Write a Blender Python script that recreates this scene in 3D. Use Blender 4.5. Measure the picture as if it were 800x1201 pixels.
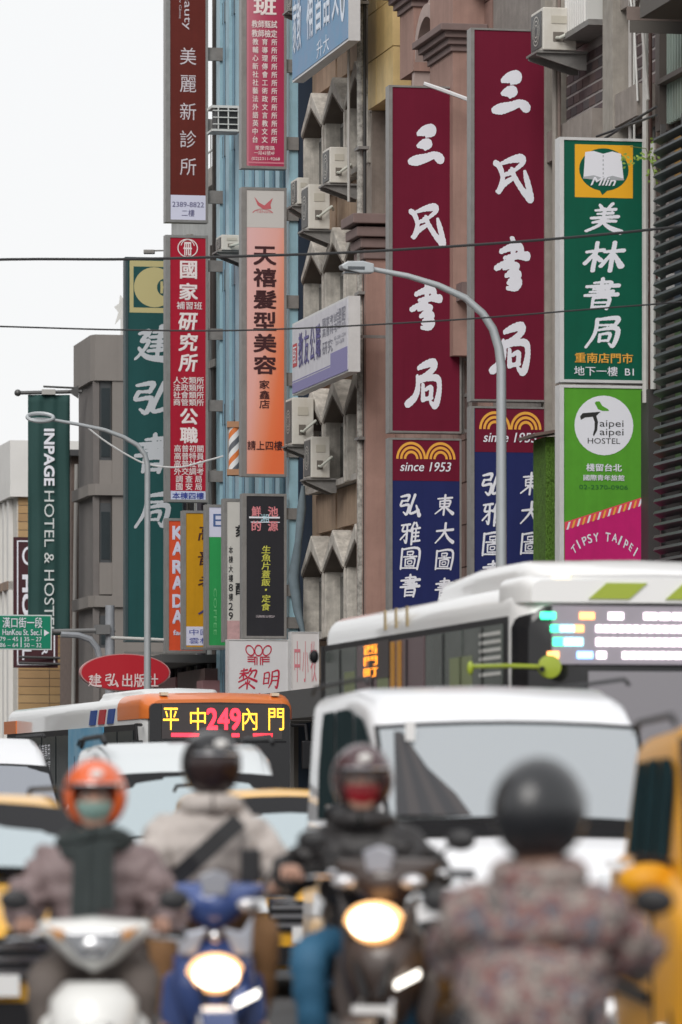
import bpy, bmesh, math, random
from math import sin, cos, tan, pi, radians as R, atan2, sqrt
from mathutils import Vector, Matrix
random.seed(7)
for o in list(bpy.data.objects): bpy.data.objects.remove(o)
SC = bpy.context.scene
COL = SC.collection

# ------------------------------------------------------------------ camera, sky, light
F, CX, HY, CH = 6000.0, 400.0, 950.0, 1.35      # focal length in photo pixels, centre column, horizon row, camera height
cam_d = bpy.data.cameras.new('camera'); cam = bpy.data.objects.new('camera', cam_d); COL.objects.link(cam)
cam.location = (0, 0, CH); cam.rotation_euler = (pi/2, 0, 0)
cam_d.sensor_fit = 'VERTICAL'; cam_d.sensor_height = 36; cam_d.sensor_width = 24
cam_d.lens = F/1201*36; cam_d.shift_y = (HY-600.5)/1201
cam_d.clip_start = 0.5; cam_d.clip_end = 4000
cam_d.dof.use_dof = True; cam_d.dof.focus_distance = 100; cam_d.dof.aperture_fstop = 3.1
SC.camera = cam
SUN_EL, SUN_AZ = 38, 198        # soft light from behind the camera, a little to the left
w = bpy.data.worlds.new('World'); SC.world = w; w.use_nodes = True
nt = w.node_tree; nt.nodes.clear()
sky = nt.nodes.new('ShaderNodeTexSky'); sky.sky_type = 'NISHITA'; sky.sun_disc = False
sky.sun_elevation = R(SUN_EL); sky.sun_rotation = R(SUN_AZ); sky.air_density = 1; sky.dust_density = 5
sc_ = nt.nodes.new('ShaderNodeVectorMath'); sc_.operation = 'SCALE'; sc_.inputs['Scale'].default_value = 0.05
cl = nt.nodes.new('ShaderNodeMix'); cl.data_type = 'RGBA'; cl.inputs[0].default_value = 0.9
cl.inputs[7].default_value = (0.80, 0.805, 0.81, 1)       # the even cloud deck
bg = nt.nodes.new('ShaderNodeBackground'); bg.inputs['Strength'].default_value = 1.0
wo = nt.nodes.new('ShaderNodeOutputWorld')
nt.links.new(sky.outputs[0], sc_.inputs[0]); nt.links.new(sc_.outputs[0], cl.inputs[6])
nt.links.new(cl.outputs[2], bg.inputs['Color']); nt.links.new(bg.outputs[0], wo.inputs['Surface'])
sd = bpy.data.lights.new('sun', 'SUN'); sd.energy = 1.5; sd.angle = R(35); sd.color = (1, 0.97, 0.93)
sun = bpy.data.objects.new('sun', sd); COL.objects.link(sun)
# the light travels forward (+y), slightly right, and down
d = Vector((sin(R(SUN_AZ)), cos(R(SUN_AZ)), tan(R(SUN_EL))))      # direction to the sun
sun.rotation_euler = d.to_track_quat('Z', 'Y').to_euler()
SC.view_settings.view_transform = 'Standard'; SC.view_settings.look = 'None'
SC.view_settings.exposure = 0.36; SC.view_settings.gamma = 1
SC.cycles.use_denoising = True
SC.cycles.max_bounces = 6; SC.cycles.sample_clamp_indirect = 6

# ------------------------------------------------------------------ materials
MATS = {}
def mat(name, col, rough=.6, metal=0, var=0., vs=3., streak=0., bump=0., bs=40., emit=0, ecol=None, coat=0, stretch=1., dark=.5, spec=.5, grime=None):
    if name in MATS: return MATS[name]
    m = bpy.data.materials.new(name); m.use_nodes = True; N = m.node_tree; b = N.nodes['Principled BSDF']
    c = tuple(col)+(1,)
    b.inputs['Roughness'].default_value = rough; b.inputs['Metallic'].default_value = metal
    b.inputs['Coat Weight'].default_value = coat; b.inputs['Coat Roughness'].default_value = .05
    b.inputs['Specular IOR Level'].default_value = spec
    tc = N.nodes.new('ShaderNodeTexCoord')
    out = None
    if var or streak:
        base = N.nodes.new('ShaderNodeRGB'); base.outputs[0].default_value = c; out = base.outputs[0]
        def layer(scale, amt, sc3, lo, hi, prev, det=6):
            mp = N.nodes.new('ShaderNodeMapping'); mp.inputs['Scale'].default_value = sc3
            N.links.new(tc.outputs['Object'], mp.inputs['Vector'])
            n = N.nodes.new('ShaderNodeTexNoise'); n.inputs['Scale'].default_value = scale; n.inputs['Detail'].default_value = det
            n.inputs['Roughness'].default_value = .65
            N.links.new(mp.outputs[0], n.inputs['Vector'])
            rp = N.nodes.new('ShaderNodeMapRange'); rp.inputs[1].default_value = lo; rp.inputs[2].default_value = hi
            rp.inputs[3].default_value = 0; rp.inputs[4].default_value = amt
            N.links.new(n.outputs[0], rp.inputs[0])
            mx = N.nodes.new('ShaderNodeMix'); mx.data_type = 'RGBA'
            g = grime if grime else tuple(x*dark for x in col)
            mx.inputs[7].default_value = tuple(g)+(1,)
            N.links.new(rp.outputs[0], mx.inputs[0]); N.links.new(prev, mx.inputs[6])
            return mx.outputs[2]
        if var: out = layer(vs, var, (1, 1, stretch), .35, .75, out)
        if streak: out = layer(2.2, streak, (2.5, 2.5, .12), .45, .8, out, 8)
        N.links.new(out, b.inputs['Base Color'])
    else:
        b.inputs['Base Color'].default_value = c
    if bump:
        n = N.nodes.new('ShaderNodeTexNoise'); n.inputs['Scale'].default_value = bs; n.inputs['Detail'].default_value = 5
        N.links.new(tc.outputs['Object'], n.inputs['Vector'])
        bp = N.nodes.new('ShaderNodeBump'); bp.inputs['Strength'].default_value = bump; bp.inputs['Distance'].default_value = .03
        N.links.new(n.outputs[0], bp.inputs['Height']); N.links.new(bp.outputs[0], b.inputs['Normal'])
    if emit:
        b.inputs['Emission Color'].default_value = tuple(ecol or col)+(1,); b.inputs['Emission Strength'].default_value = emit
    MATS[name] = m
    return m
def floral(name, cols, scale):
    m = bpy.data.materials.new(name); m.use_nodes = True; N = m.node_tree; b = N.nodes['Principled BSDF']
    b.inputs['Roughness'].default_value = .9
    tc = N.nodes.new('ShaderNodeTexCoord'); v = N.nodes.new('ShaderNodeTexNoise'); v.inputs['Scale'].default_value = scale; v.inputs['Detail'].default_value = 2.5
    N.links.new(tc.outputs['Object'], v.inputs['Vector'])
    r = N.nodes.new('ShaderNodeValToRGB'); r.color_ramp.interpolation = 'CONSTANT'
    while len(r.color_ramp.elements) < len(cols): r.color_ramp.elements.new(.5)
    for i, c in enumerate(cols):
        r.color_ramp.elements[i].position = 0 if i == 0 else .3+.4*(i-1)/(len(cols)-2); r.color_ramp.elements[i].color = tuple(c)+(1,)
    N.links.new(v.outputs[0], r.inputs[0]); N.links.new(r.outputs[0], b.inputs['Base Color']); return m
def gradient(name, pts, kz=1., kx=-.42, k0=0.):      # printed colour change up the sign (local z 0..1 generated) and a cooler left side
    m = bpy.data.materials.new(name); m.use_nodes = True; N = m.node_tree; b = N.nodes['Principled BSDF']
    b.inputs['Roughness'].default_value = .35
    tc = N.nodes.new('ShaderNodeTexCoord'); s = N.nodes.new('ShaderNodeSeparateXYZ'); N.links.new(tc.outputs['Generated'], s.inputs[0])
    ml = N.nodes.new('ShaderNodeMath'); ml.operation = 'MULTIPLY_ADD'; ml.inputs[1].default_value = kx; N.links.new(s.outputs[0], ml.inputs[0]); m2 = N.nodes.new('ShaderNodeMath'); m2.operation = 'MULTIPLY_ADD'; m2.inputs[1].default_value = kz; m2.inputs[2].default_value = k0; N.links.new(s.outputs[2], m2.inputs[0]); N.links.new(m2.outputs[0], ml.inputs[2])
    r = N.nodes.new('ShaderNodeValToRGB')
    while len(r.color_ramp.elements) < len(pts): r.color_ramp.elements.new(.5)
    for i, (p, c) in enumerate(pts): r.color_ramp.elements[i].position = p; r.color_ramp.elements[i].color = tuple(c)+(1,)
    N.links.new(ml.outputs[0], r.inputs[0]); N.links.new(r.outputs[0], b.inputs['Base Color']); return m

# ------------------------------------------------------------------ mesh builder
class MB:
    def __init__(s): s.v = []; s.f = []
    def add(s, vs, fs):
        b = len(s.v); s.v += [tuple(p) for p in vs]; s.f += [tuple(b+i for i in f) for f in fs]; return s
    def box(s, x0, x1, y0, y1, z0, z1, M=None):
        vs = [Vector((x, y, z)) for z in (z0, z1) for y in (y0, y1) for x in (x0, x1)]
        if M: vs = [M @ p for p in vs]
        return s.add(vs, [(0, 2, 3, 1), (4, 5, 7, 6), (0, 1, 5, 4), (2, 6, 7, 3), (0, 4, 6, 2), (1, 3, 7, 5)])
    def cyl(s, p0, p1, r0, r1=None, n=12, caps=True):
        r1 = r0 if r1 is None else r1; p0 = Vector(p0); p1 = Vector(p1); a = (p1-p0).normalized()
        t = a.orthogonal().normalized(); b = a.cross(t); vs = []
        for p, r in ((p0, r0), (p1, r1)):
            for i in range(n):
                q = 2*pi*i/n; vs.append(p+(t*cos(q)+b*sin(q))*r)
        fs = [(i, (i+1) % n, n+(i+1) % n, n+i) for i in range(n)]
        if caps: fs += [tuple(range(n-1, -1, -1)), tuple(range(n, 2*n))]
        return s.add(vs, fs)
    def tube(s, pts, r, n=8):
        pts = [Vector(p) for p in pts]; rs = r if isinstance(r, (list, tuple)) else [r]*len(pts); vs = []; t = None
        for i, p in enumerate(pts):
            a = (pts[min(i+1, len(pts)-1)]-pts[max(i-1, 0)]).normalized()
            t = a.orthogonal().normalized() if t is None else (t-a*t.dot(a)).normalized()
            b = a.cross(t)
            for k in range(n): q = 2*pi*k/n; vs.append(p+(t*cos(q)+b*sin(q))*rs[i])
        m = len(pts); fs = [(i*n+k, i*n+(k+1) % n, (i+1)*n+(k+1) % n, (i+1)*n+k) for i in range(m-1) for k in range(n)]
        fs += [tuple(range(n-1, -1, -1)), tuple((m-1)*n+k for k in range(n))]
        return s.add(vs, fs)
    def prism(s, poly, a0, a1, axis='y'):
        # poly in (x,z) extruded along y, or (y,z) extruded along x, or (x,y) along z
        n = len(poly)
        def P(p, a): return (p[0], a, p[1]) if axis == 'y' else ((a, p[0], p[1]) if axis == 'x' else (p[0], p[1], a))
        vs = [P(p, a0) for p in poly]+[P(p, a1) for p in poly]
        fs = [(i, (i+1) % n, n+(i+1) % n, n+i) for i in range(n)]+[tuple(range(n-1, -1, -1)), tuple(range(n, 2*n))]
        return s.add(vs, fs)
    def ell(s, c, r, nu=20, nv=12, z0=-1., z1=1.):
        c = Vector(c); vs = []; a0 = math.asin(max(-1, z0)); a1 = math.asin(min(1, z1))
        for j in range(nv+1):
            a = a0+(a1-a0)*j/nv
            for i in range(nu): q = 2*pi*i/nu; vs.append(c+Vector((cos(a)*cos(q)*r[0], cos(a)*sin(q)*r[1], sin(a)*r[2])))
        fs = [(j*nu+i, j*nu+(i+1) % nu, (j+1)*nu+(i+1) % nu, (j+1)*nu+i) for j in range(nv) for i in range(nu)]
        return s.add(vs, fs)
    def loft(s, rings, caps=True):
        n = len(rings[0]); vs = [p for r in rings for p in r]
        fs = [(j*n+i, j*n+(i+1) % n, (j+1)*n+(i+1) % n, (j+1)*n+i) for j in range(len(rings)-1) for i in range(n)]
        if caps: fs += [tuple(range(n-1, -1, -1)), tuple((len(rings)-1)*n+i for i in range(n))]
        return s.add(vs, fs)
    def xf(s, M): s.v = [tuple(M @ Vector(p)) for p in s.v]; return s
    def mesh(s, name, m=None, smooth=False, bevel=0):
        me = bpy.data.meshes.new(name); me.from_pydata(s.v, [], s.f)
        if smooth or bevel:
            bm = bmesh.new(); bm.from_mesh(me)
            if bevel:
                bmesh.ops.recalc_face_normals(bm, faces=bm.faces)
                es = [e for e in bm.edges if len(e.link_faces) == 2 and e.calc_face_angle(0) > .6]
                bmesh.ops.bevel(bm, geom=es, offset=bevel, segments=2, affect='EDGES', profile=.6)
            if smooth:
                for f in bm.faces: f.smooth = True
                for e in bm.edges:
                    if len(e.link_faces) == 2 and e.calc_face_angle(0) > (.75 if smooth is True else smooth): e.smooth = False
            bmesh.ops.recalc_face_normals(bm, faces=bm.faces)
            bm.to_mesh(me); bm.free()
        if m: me.materials.append(m)
        return me
    def build(s, name, m, parent=None, smooth=False, bevel=0):
        return link(name, s.mesh(name, m, smooth, bevel), parent)
def link(name, me, parent=None):
    o = bpy.data.objects.new(name, me); COL.objects.link(o)
    if parent: o.parent = parent
    return o
def thing(name, label, cat, loc=(0, 0, 0), rz=0, group=None):
    o = bpy.data.objects.new(name, None); COL.objects.link(o); o.empty_display_size = .2
    o.location = loc; o.rotation_euler = (0, 0, rz); o['label'] = label; o['category'] = cat
    if group: o['group'] = group
    return o
def tag(o, label, cat, group=None):
    o['label'] = label; o['category'] = cat
    if group: o['group'] = group
    return o
def kids(o): return [c for c in COL.objects if c.parent == o]
def B(x0, x1, y0, y1, z0, z1): return MB().box(x0, x1, y0, y1, z0, z1)

# ------------------------------------------------------------------ the street frame: u runs away along the shop fronts, v points into them
TH = math.atan2(1190, F); S_, C_ = sin(TH), cos(TH)
U = Vector((-S_, C_, 0)); V = Vector((C_, S_, 0)); X0 = 21.8
def FT(px, n=0.):        # distance along the street of the point seen in column px, n metres into the fronts
    q = (px-CX)/F
    return (X0+n*C_-q*n*S_)/(S_+q*C_)
def YC(t, n=0.): return n*S_+t*C_
def FZ(px, py, n=0.): return CH+(HY-py)*YC(FT(px, n), n)/F
def wp(t, n, z): return Vector((X0, 0, 0))+U*t+V*n+Vector((0, 0, z))
def at(px, py, k): return Vector(((px-CX)/k, F/k, CH+(HY-py)/k))

# ------------------------------------------------------------------ lettering
_fc = {}
def font_mesh(txt, bold=0., space=1.0, align='CENTER', res=3, line=1.0):
    key = (txt, bold, space, line)
    if key in _fc: return _fc[key]
    cu = bpy.data.curves.new('t', 'FONT'); cu.body = txt; cu.align_x = align; cu.resolution_u = res
    cu.space_character = space; cu.space_line = line
    o = bpy.data.objects.new('t', cu); COL.objects.link(o)
    dg = bpy.context.evaluated_depsgraph_get(); me = bpy.data.meshes.new_from_object(o.evaluated_get(dg))
    vs = [(p.co.x, p.co.y) for p in me.vertices]; fs = [tuple(p.vertices) for p in me.polygons]
    bpy.data.objects.remove(o); bpy.data.curves.remove(cu); bpy.data.meshes.remove(me)
    if not vs: vs = [(0, 0), (1, 0), (1, 1)]; fs = []
    lv = [0]*len(vs)
    if bold:
        V0, F0 = vs, fs; vs, fs, lv = [], [], []; b = bold*.75
        for q, (dx, dy) in enumerate(((-b, -b), (b, -b), (-b, b), (b, b), (0, 0))):
            o_ = len(vs); vs += [(x+dx, y+dy) for x, y in V0]; fs += [tuple(i+o_ for i in f) for f in F0]; lv += [q]*len(V0)
    _fc[key] = (vs, fs, lv); return _fc[key]
BR = {   # brush characters: strokes as x,y,width triples on a 100 grid, y down
'三': '28 20 8 46 13 17 66 9 19 68 16 15 52 26 5|28 50 8 46 45 17 58 45 16 48 58 5|4 89 11 22 86 18 52 79 15 76 72 13 92 80 18 96 84 10',
'民': '4 18 10 14 26 10 22 50 8 14 78 9 8 82 6|16 20 5 44 10 10 70 6 14 74 16 9 52 34 6 28 44 7|30 44 5 48 38 8 40 36 6|12 82 9 24 66 10 48 52 7|46 30 6 54 50 9 74 78 10 94 97 14|80 36 6 86 56 10 96 90 10',
'書': '48 2 5 54 12 10 50 60 7 46 94 6|20 28 7 46 20 10 70 18 12 74 30 9 44 44 7 12 58 9 4 60 5|28 40 4 58 36 8 92 36 13|28 60 6 50 54 9 66 56 8 40 70 7|34 74 6 62 68 9 70 74 8 44 84 7|40 88 6 68 84 12 62 96 10 38 98 6',
'局': '36 16 7 56 8 11 78 4 13 76 18 10 54 32 8 38 36 5|32 34 6 34 56 9 26 78 11 6 94 12 2 92 6|36 46 6 60 38 9 88 38 11 94 56 9 88 86 11 80 98 10 68 88 5|48 52 6 48 84 9|52 64 5 70 58 8 70 76 8|50 84 6 72 80 7',
'美': '30 6 5 38 18 9|64 2 8 54 18 6|22 26 6 74 21 8|28 38 5 68 34 8|14 53 7 84 46 9|46 20 7 46 56 7|20 68 6 48 62 9 80 62 7|44 54 9 38 76 8 6 98 7|46 66 6 66 84 10 98 99 13',
'林': '4 36 7 46 28 9|27 4 8 27 98 9|26 38 7 4 74 9|28 46 6 42 62 11|50 34 7 98 28 10|72 2 9 72 97 9|71 36 7 46 82 9|74 38 6 98 80 14',
'書b': '24 15 5 74 12 8 70 34 6|4 28 7 98 22 10|24 36 5 70 32 7|15 45 5 84 41 8|48 2 9 47 56 8|2 57 7 98 51 10|28 65 7 28 98 7|28 66 5 74 62 9 72 98 8|28 80 5 70 78 6|28 94 6 72 92 7',
'局b': '26 10 6 84 4 11 80 28 8|26 28 5 78 26 6|26 10 9 24 56 8 4 99 6|30 44 5 88 38 11 84 92 9 70 86 5|40 58 7 40 80 7|40 58 5 68 54 8 66 78 6|40 78 5 66 76 6',
'建': '44 18 5 88 14 8 84 44 7|36 31 6 98 26 9|44 44 5 86 41 7|42 56 5 88 52 7|36 69 6 96 63 9|64 2 10 63 84 8|6 22 6 32 16 10 14 42 7 34 42 8 22 70 7 4 92 5|10 62 6 36 86 10 99 92 14',
'弘': '6 16 6 42 10 10 38 33 7|10 34 5 40 31 7|12 34 8 8 54 7 44 50 9 38 88 9 22 80 5|70 8 10 52 82 8 92 72 9|80 52 6 97 92 14',
'雅': '4 16 6 46 11 8|15 20 6 12 42 7 46 38 7|33 14 7 33 90 8 22 80 4|30 50 6 4 78 6|66 4 8 50 42 6|60 26 8 60 99 8|60 32 5 96 26 8|60 49 5 92 46 7|60 66 5 92 62 7|60 87 6 99 82 8|76 4 7 82 18 8|78 30 6 78 84 6',
'圖': '8 8 8 8 97 7|8 10 6 92 7 9 91 97 8|8 93 5 92 92 6|35 20 5 64 19 6 61 33 5|35 21 4 36 34 4|36 33 4 62 32 4|18 43 5 84 40 6|50 33 5 50 42 5|28 53 6 29 84 5|28 54 4 73 50 7 72 84 5|28 84 4 73 83 5|41 62 4 60 61 4 59 73 4 42 73 4 41 62 4',
'東': '12 20 6 88 14 8|50 2 9 49 99 8|24 32 6 26 60 6|24 33 5 78 29 8 74 58 7|25 45 4 74 43 6|26 59 5 75 57 6|47 60 8 4 94 5|54 60 6 98 92 14',
'大': '6 40 7 94 32 10|52 3 10 46 48 9 4 97 5|52 44 7 70 72 11 98 92 14',
'黎': '12 16 5 44 10 7|26 6 6 26 48 6|6 28 5 50 24 7|24 30 6 6 48 5|30 30 5 44 42 7|62 4 7 52 22 5|60 16 5 92 14 8 84 44 6|70 18 6 52 44 5|50 46 6 4 66 6|52 46 7 97 62 10|50 56 6 50 97 7|40 66 5 44 74 7|62 62 5 56 74 5|38 74 5 8 94 6|60 76 5 88 94 9',
'明': '8 16 6 8 74 7|8 17 5 36 14 7 36 72 6|10 44 4 35 42 5|9 72 5 36 69 6|54 8 7 54 60 8 40 94 5|54 9 5 92 5 9 90 92 9 78 86 5|56 34 5 88 32 6|56 56 5 88 54 6',
}
import numpy as np
_bc = {}
def brush(ch, fat=1.):
    """One brush character as a single flat outline: strokes are runs of discs, merged on a fine grid and cut along their edge."""
    if (ch, fat) in _bc: return _bc[ch, fat]
    lo, hi, n = -14., 114., 112
    g = np.linspace(lo, hi, n+1); GX, GY = np.meshgrid(g, g, indexing='ij'); D = np.full(GX.shape, -1e3)
    for st in BR[ch].split('|'):
        q = [float(a) for a in st.split()]; P = [(q[i], 100-q[i+1], q[i+2]) for i in range(0, len(q), 3)]; pts = []
        for i in range(len(P)-1):
            p0 = P[max(i-1, 0)]; p1 = P[i]; p2 = P[i+1]; p3 = P[min(i+2, len(P)-1)]
            for k in range(6):
                t = k/6
                pts.append(tuple(.5*(2*p1[j]+(p2[j]-p0[j])*t+(2*p0[j]-5*p1[j]+4*p2[j]-p3[j])*t*t+(3*p1[j]-p0[j]-3*p2[j]+p3[j])*t**3) for j in range(3)))
        pts.append(P[-1])
        for a, b in zip(pts[:-1], pts[1:]):
            dx, dy = b[0]-a[0], b[1]-a[1]; l2 = dx*dx+dy*dy+1e-9
            t = np.clip(((GX-a[0])*dx+(GY-a[1])*dy)/l2, 0, 1)
            r = (a[2]+(b[2]-a[2])*t)*.60*fat
            D = np.maximum(D, r-np.hypot(GX-a[0]-t*dx, GY-a[1]-t*dy))
    D = D+.55*np.sin(GX*.55+GY*.3)*np.sin(GY*.47-GX*.2)
    vs, fs = [], []
    for j in range(n):
        i = 0
        while i < n:
            c = [D[i, j], D[i+1, j], D[i+1, j+1], D[i, j+1]]
            if min(c) > 0:
                i1 = i
                while i1 < n and min(D[i1, j], D[i1+1, j], D[i1+1, j+1], D[i1, j+1]) > 0: i1 += 1
                b = len(vs); vs += [(g[i], g[j]), (g[i1], g[j]), (g[i1], g[j+1]), (g[i], g[j+1])]; fs.append((b, b+1, b+2, b+3)); i = i1; continue
            if max(c) > 0:
                co = [(g[i], g[j]), (g[i+1], g[j]), (g[i+1], g[j+1]), (g[i], g[j+1])]; pl = []
                for k in range(4):
                    if c[k] > 0: pl.append(co[k])
                    k2 = (k+1) % 4
                    if (c[k] > 0) != (c[k2] > 0):
                        t = c[k]/(c[k]-c[k2]); pl.append((co[k][0]+(co[k2][0]-co[k][0])*t, co[k][1]+(co[k2][1]-co[k][1])*t))
                if len(pl) > 2: b = len(vs); vs += pl; fs.append(tuple(range(b, b+len(pl))))
            i += 1
    _bc[ch, fat] = (vs, fs, None); return _bc[ch, fat]

class Panel:
    """A flat board in the world: local x to the viewer's right, z up, front face at y=0 looking along -y. Maps photo columns and rows on to it."""
    def __init__(s, e, fx, fz): s.e = e; s.X = fx; s.Z = fz; s.lv = 0
    def lay(s, vs2, fs, px0, py0, px1, py1, m, name='lettering', lv=None, shear=0, y=-.02, rot=0):
        if rot:
            a = R(rot); vs2 = [(x*cos(a)-y_*sin(a), x*sin(a)+y_*cos(a)) for x, y_ in vs2]
        if shear: vs2 = [(x+y_*shear, y_) for x, y_ in vs2]
        xs = [p[0] for p in vs2]; ys = [p[1] for p in vs2]; a0, a1, b0, b1 = min(xs), max(xs), min(ys), max(ys)
        X_0, X_1, Z0, Z1 = s.X(px0), s.X(px1), s.Z(py1), s.Z(py0)
        s.lv += 1
        v = [(X_0+(x-a0)/max(1e-6, a1-a0)*(X_1-X_0), y-.0001*(s.lv % 5)-(lv[i]*.0014 if lv else 0), Z0+(q-b0)/max(1e-6, b1-b0)*(Z1-Z0)) for i, (x, q) in enumerate(vs2)]
        mb = MB(); mb.v = v; mb.f = list(fs)
        return mb.build(name, m, s.e)
    def text(s, t, px0, py0, px1, py1, m, vert=False, bold=0.0, shear=0, rot=0, y=-.02, space=1., line=1., name='lettering'):
        body = '\n'.join(t) if vert else t
        vs, fs, lv = font_mesh(body, bold, space, 'CENTER', 3, line)
        return s.lay(vs, fs, px0, py0, px1, py1, m, name, lv, shear, y, rot)
    def brush(s, ch, px0, py0, px1, py1, m, shear=0., y=-.02, fat=1.):
        vs, fs, lv = brush(ch, fat); return s.lay(vs, fs, px0, py0, px1, py1, m, 'character', lv, shear, y)
    def rect(s, px0, py0, px1, py1, m, name='panel', y=-.014, th=.01):
        return B(s.X(px0), s.X(px1), y, y+th, s.Z(py1), s.Z(py0)).build(name, m, s.e)
    def poly(s, pts, m, name='emblem', y=-.02):
        mb = MB(); mb.v = [(s.X(a), y, s.Z(b)) for a, b in pts]; mb.f = [tuple(range(len(pts)))]; return mb.build(name, m, s.e)
    def disc(s, cx, cy, rx, ry, m, name='emblem', y=-.02, a0=0, a1=2*pi, inner=0., n=32):
        mb = MB()
        for i in range(n+1):
            a = a0+(a1-a0)*i/n
            for q in (inner, 1): mb.v.append((s.X(cx+rx*q*cos(a)), y, s.Z(cy-ry*q*sin(a))))
        mb.f = [(2*i, 2*i+1, 2*i+3, 2*i+2) for i in range(n)]
        return mb.build(name, m, s.e)
M_frame = mat('grey_aluminium', (.30, .29, .28), .45, .3, var=.5, vs=4, streak=.5)
M_steel = mat('weathered_steel', (.26, .25, .24), .55, .3, var=.6, vs=6)
M_white = mat('white_print', (.80, .81, .88), .5)
M_black = mat('black_print', (.02, .02, .022), .5)
def hang_sign(name, label, xl, xr, yt, yb, xf, face, depth=.3, rim=3, brackets=(), frame=None, bh=12, cat='shop sign', leftrim=None, group=None):
    """Light-box sign standing out square from the fronts: its right side reaches the wall seen at column xf."""
    t = FT(xf)
    def N(px): q = (px-CX)/F; return (q*t*C_+t*S_-X0)/(C_-q*S_)
    n0, n1 = N(xl), N(xr); Y = YC(t, (n0+n1)/2); zt = CH+(HY-yt)*Y/F; zb = CH+(HY-yb)*Y/F; W = n1-n0
    p = wp(t, n0, zb)
    e = thing(name, label, cat, p, TH, group)
    P = Panel(e, lambda x: (x-xl)/(xr-xl)*W, lambda y: (yb-y)/(yb-yt)*(zt-zb)); P.W = W; P.H = zt-zb
    fr = frame or M_frame; r = rim*W/(xr-xl); rl = (leftrim if leftrim is not None else rim)*W/(xr-xl)
    H = zt-zb
    mb = MB().box(0, W, .0, depth, 0, H)
    mb.box(0, rl, -.03, 0, 0, H).box(W-r, W, -.03, 0, 0, H).box(rl, W-r, -.03, 0, H-r, H).box(rl, W-r, -.03, 0, 0, r)
    mb.build('frame', fr, e)
    if face: B(rl, W-r, -.012, -.001, r, H-r).build('panel', face, e)
    nw = N(xf+1) if False else None
    for by in brackets:
        z = P.Z(by); wall = -n0
        B(W, wall, .06, .16, z-.5*bh*W/(xr-xl), z+.5*bh*W/(xr-xl)).build('bracket', M_steel, e)
    return P
# ------------------------------------------------------------------ ground
asphalt = mat('asphalt', (.055, .055, .058), .75, var=.6, vs=1.2, bump=.4, bs=30)
g = B(-400, 400, -30, 1200, -.6, -.004).build('ground', mat('far_ground', (.12, .12, .115), .9, var=.5, vs=.2)); g['kind'] = 'structure'
def strip(name, n0, n1, z0, z1, m, t0=-20, t1=330, parent=None):
    mb = MB(); a = [wp(t0, n0, 0), wp(t0, n1, 0), wp(t1, n1, 0), wp(t1, n0, 0)]
    mb.prism([(p.x, p.y) for p in a], z0, z1, 'z'); o = mb.build(name, m, parent)
    if not parent: o['kind'] = 'structure'
    return o
strip('road', -26, -4.2, -.5, 0, asphalt)
strip('kerb', -4.2, -4.0, -.5, .15, mat('kerb_stone', (.33, .32, .30), .85, var=.4))
pav = strip('pavement', -4.0, -.0, -.5, .146, mat('paving', (.30, .28, .26), .85, var=.4, vs=2))
for n in (-7.6, -10.9, -14.2):
    for k in range(5):
        strip('lane_marking', n, n+.12, .003, .006, mat('road_paint', (.72, .72, .70), .6, var=.5, vs=5), 14+k*10, 18+k*10)

# ------------------------------------------------------------------ buildings on the right of the street
conc = mat('weathered_concrete', (.52, .49, .45), .9, var=.75, vs=2.2, streak=.7, bump=.35, bs=12, dark=.45)
conc_l = mat('pale_concrete', (.64, .60, .54), .9, var=.95, vs=3.6, streak=.9, bump=.4, bs=14, dark=.42)
tan_ = mat('tan_render', (.43, .31, .22), .85, var=.6, vs=2.5, streak=.8, dark=.55)
glass = mat('dark_window_glass', (.035, .045, .05), .08, var=.3, vs=1)
class Front:
    """Building frame: local x towards the camera along the street, y into the building, z up."""
    def __init__(s, name, label, px_far, cat='building', group=None):
        s.t0 = FT(px_far); s.e = thing(name, label, cat, wp(s.t0, 0, 0), TH-pi/2, group)
    def X(s, px, n=0.): return s.t0-FT(px, n)
    def box(s, name, m, x0, x1, n0, n1, z0, z1, bevel=0, parent=None):
        return B(x0, x1, n0, n1, z0, z1).build(name, m, parent or s.e, bevel=bevel)

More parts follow.
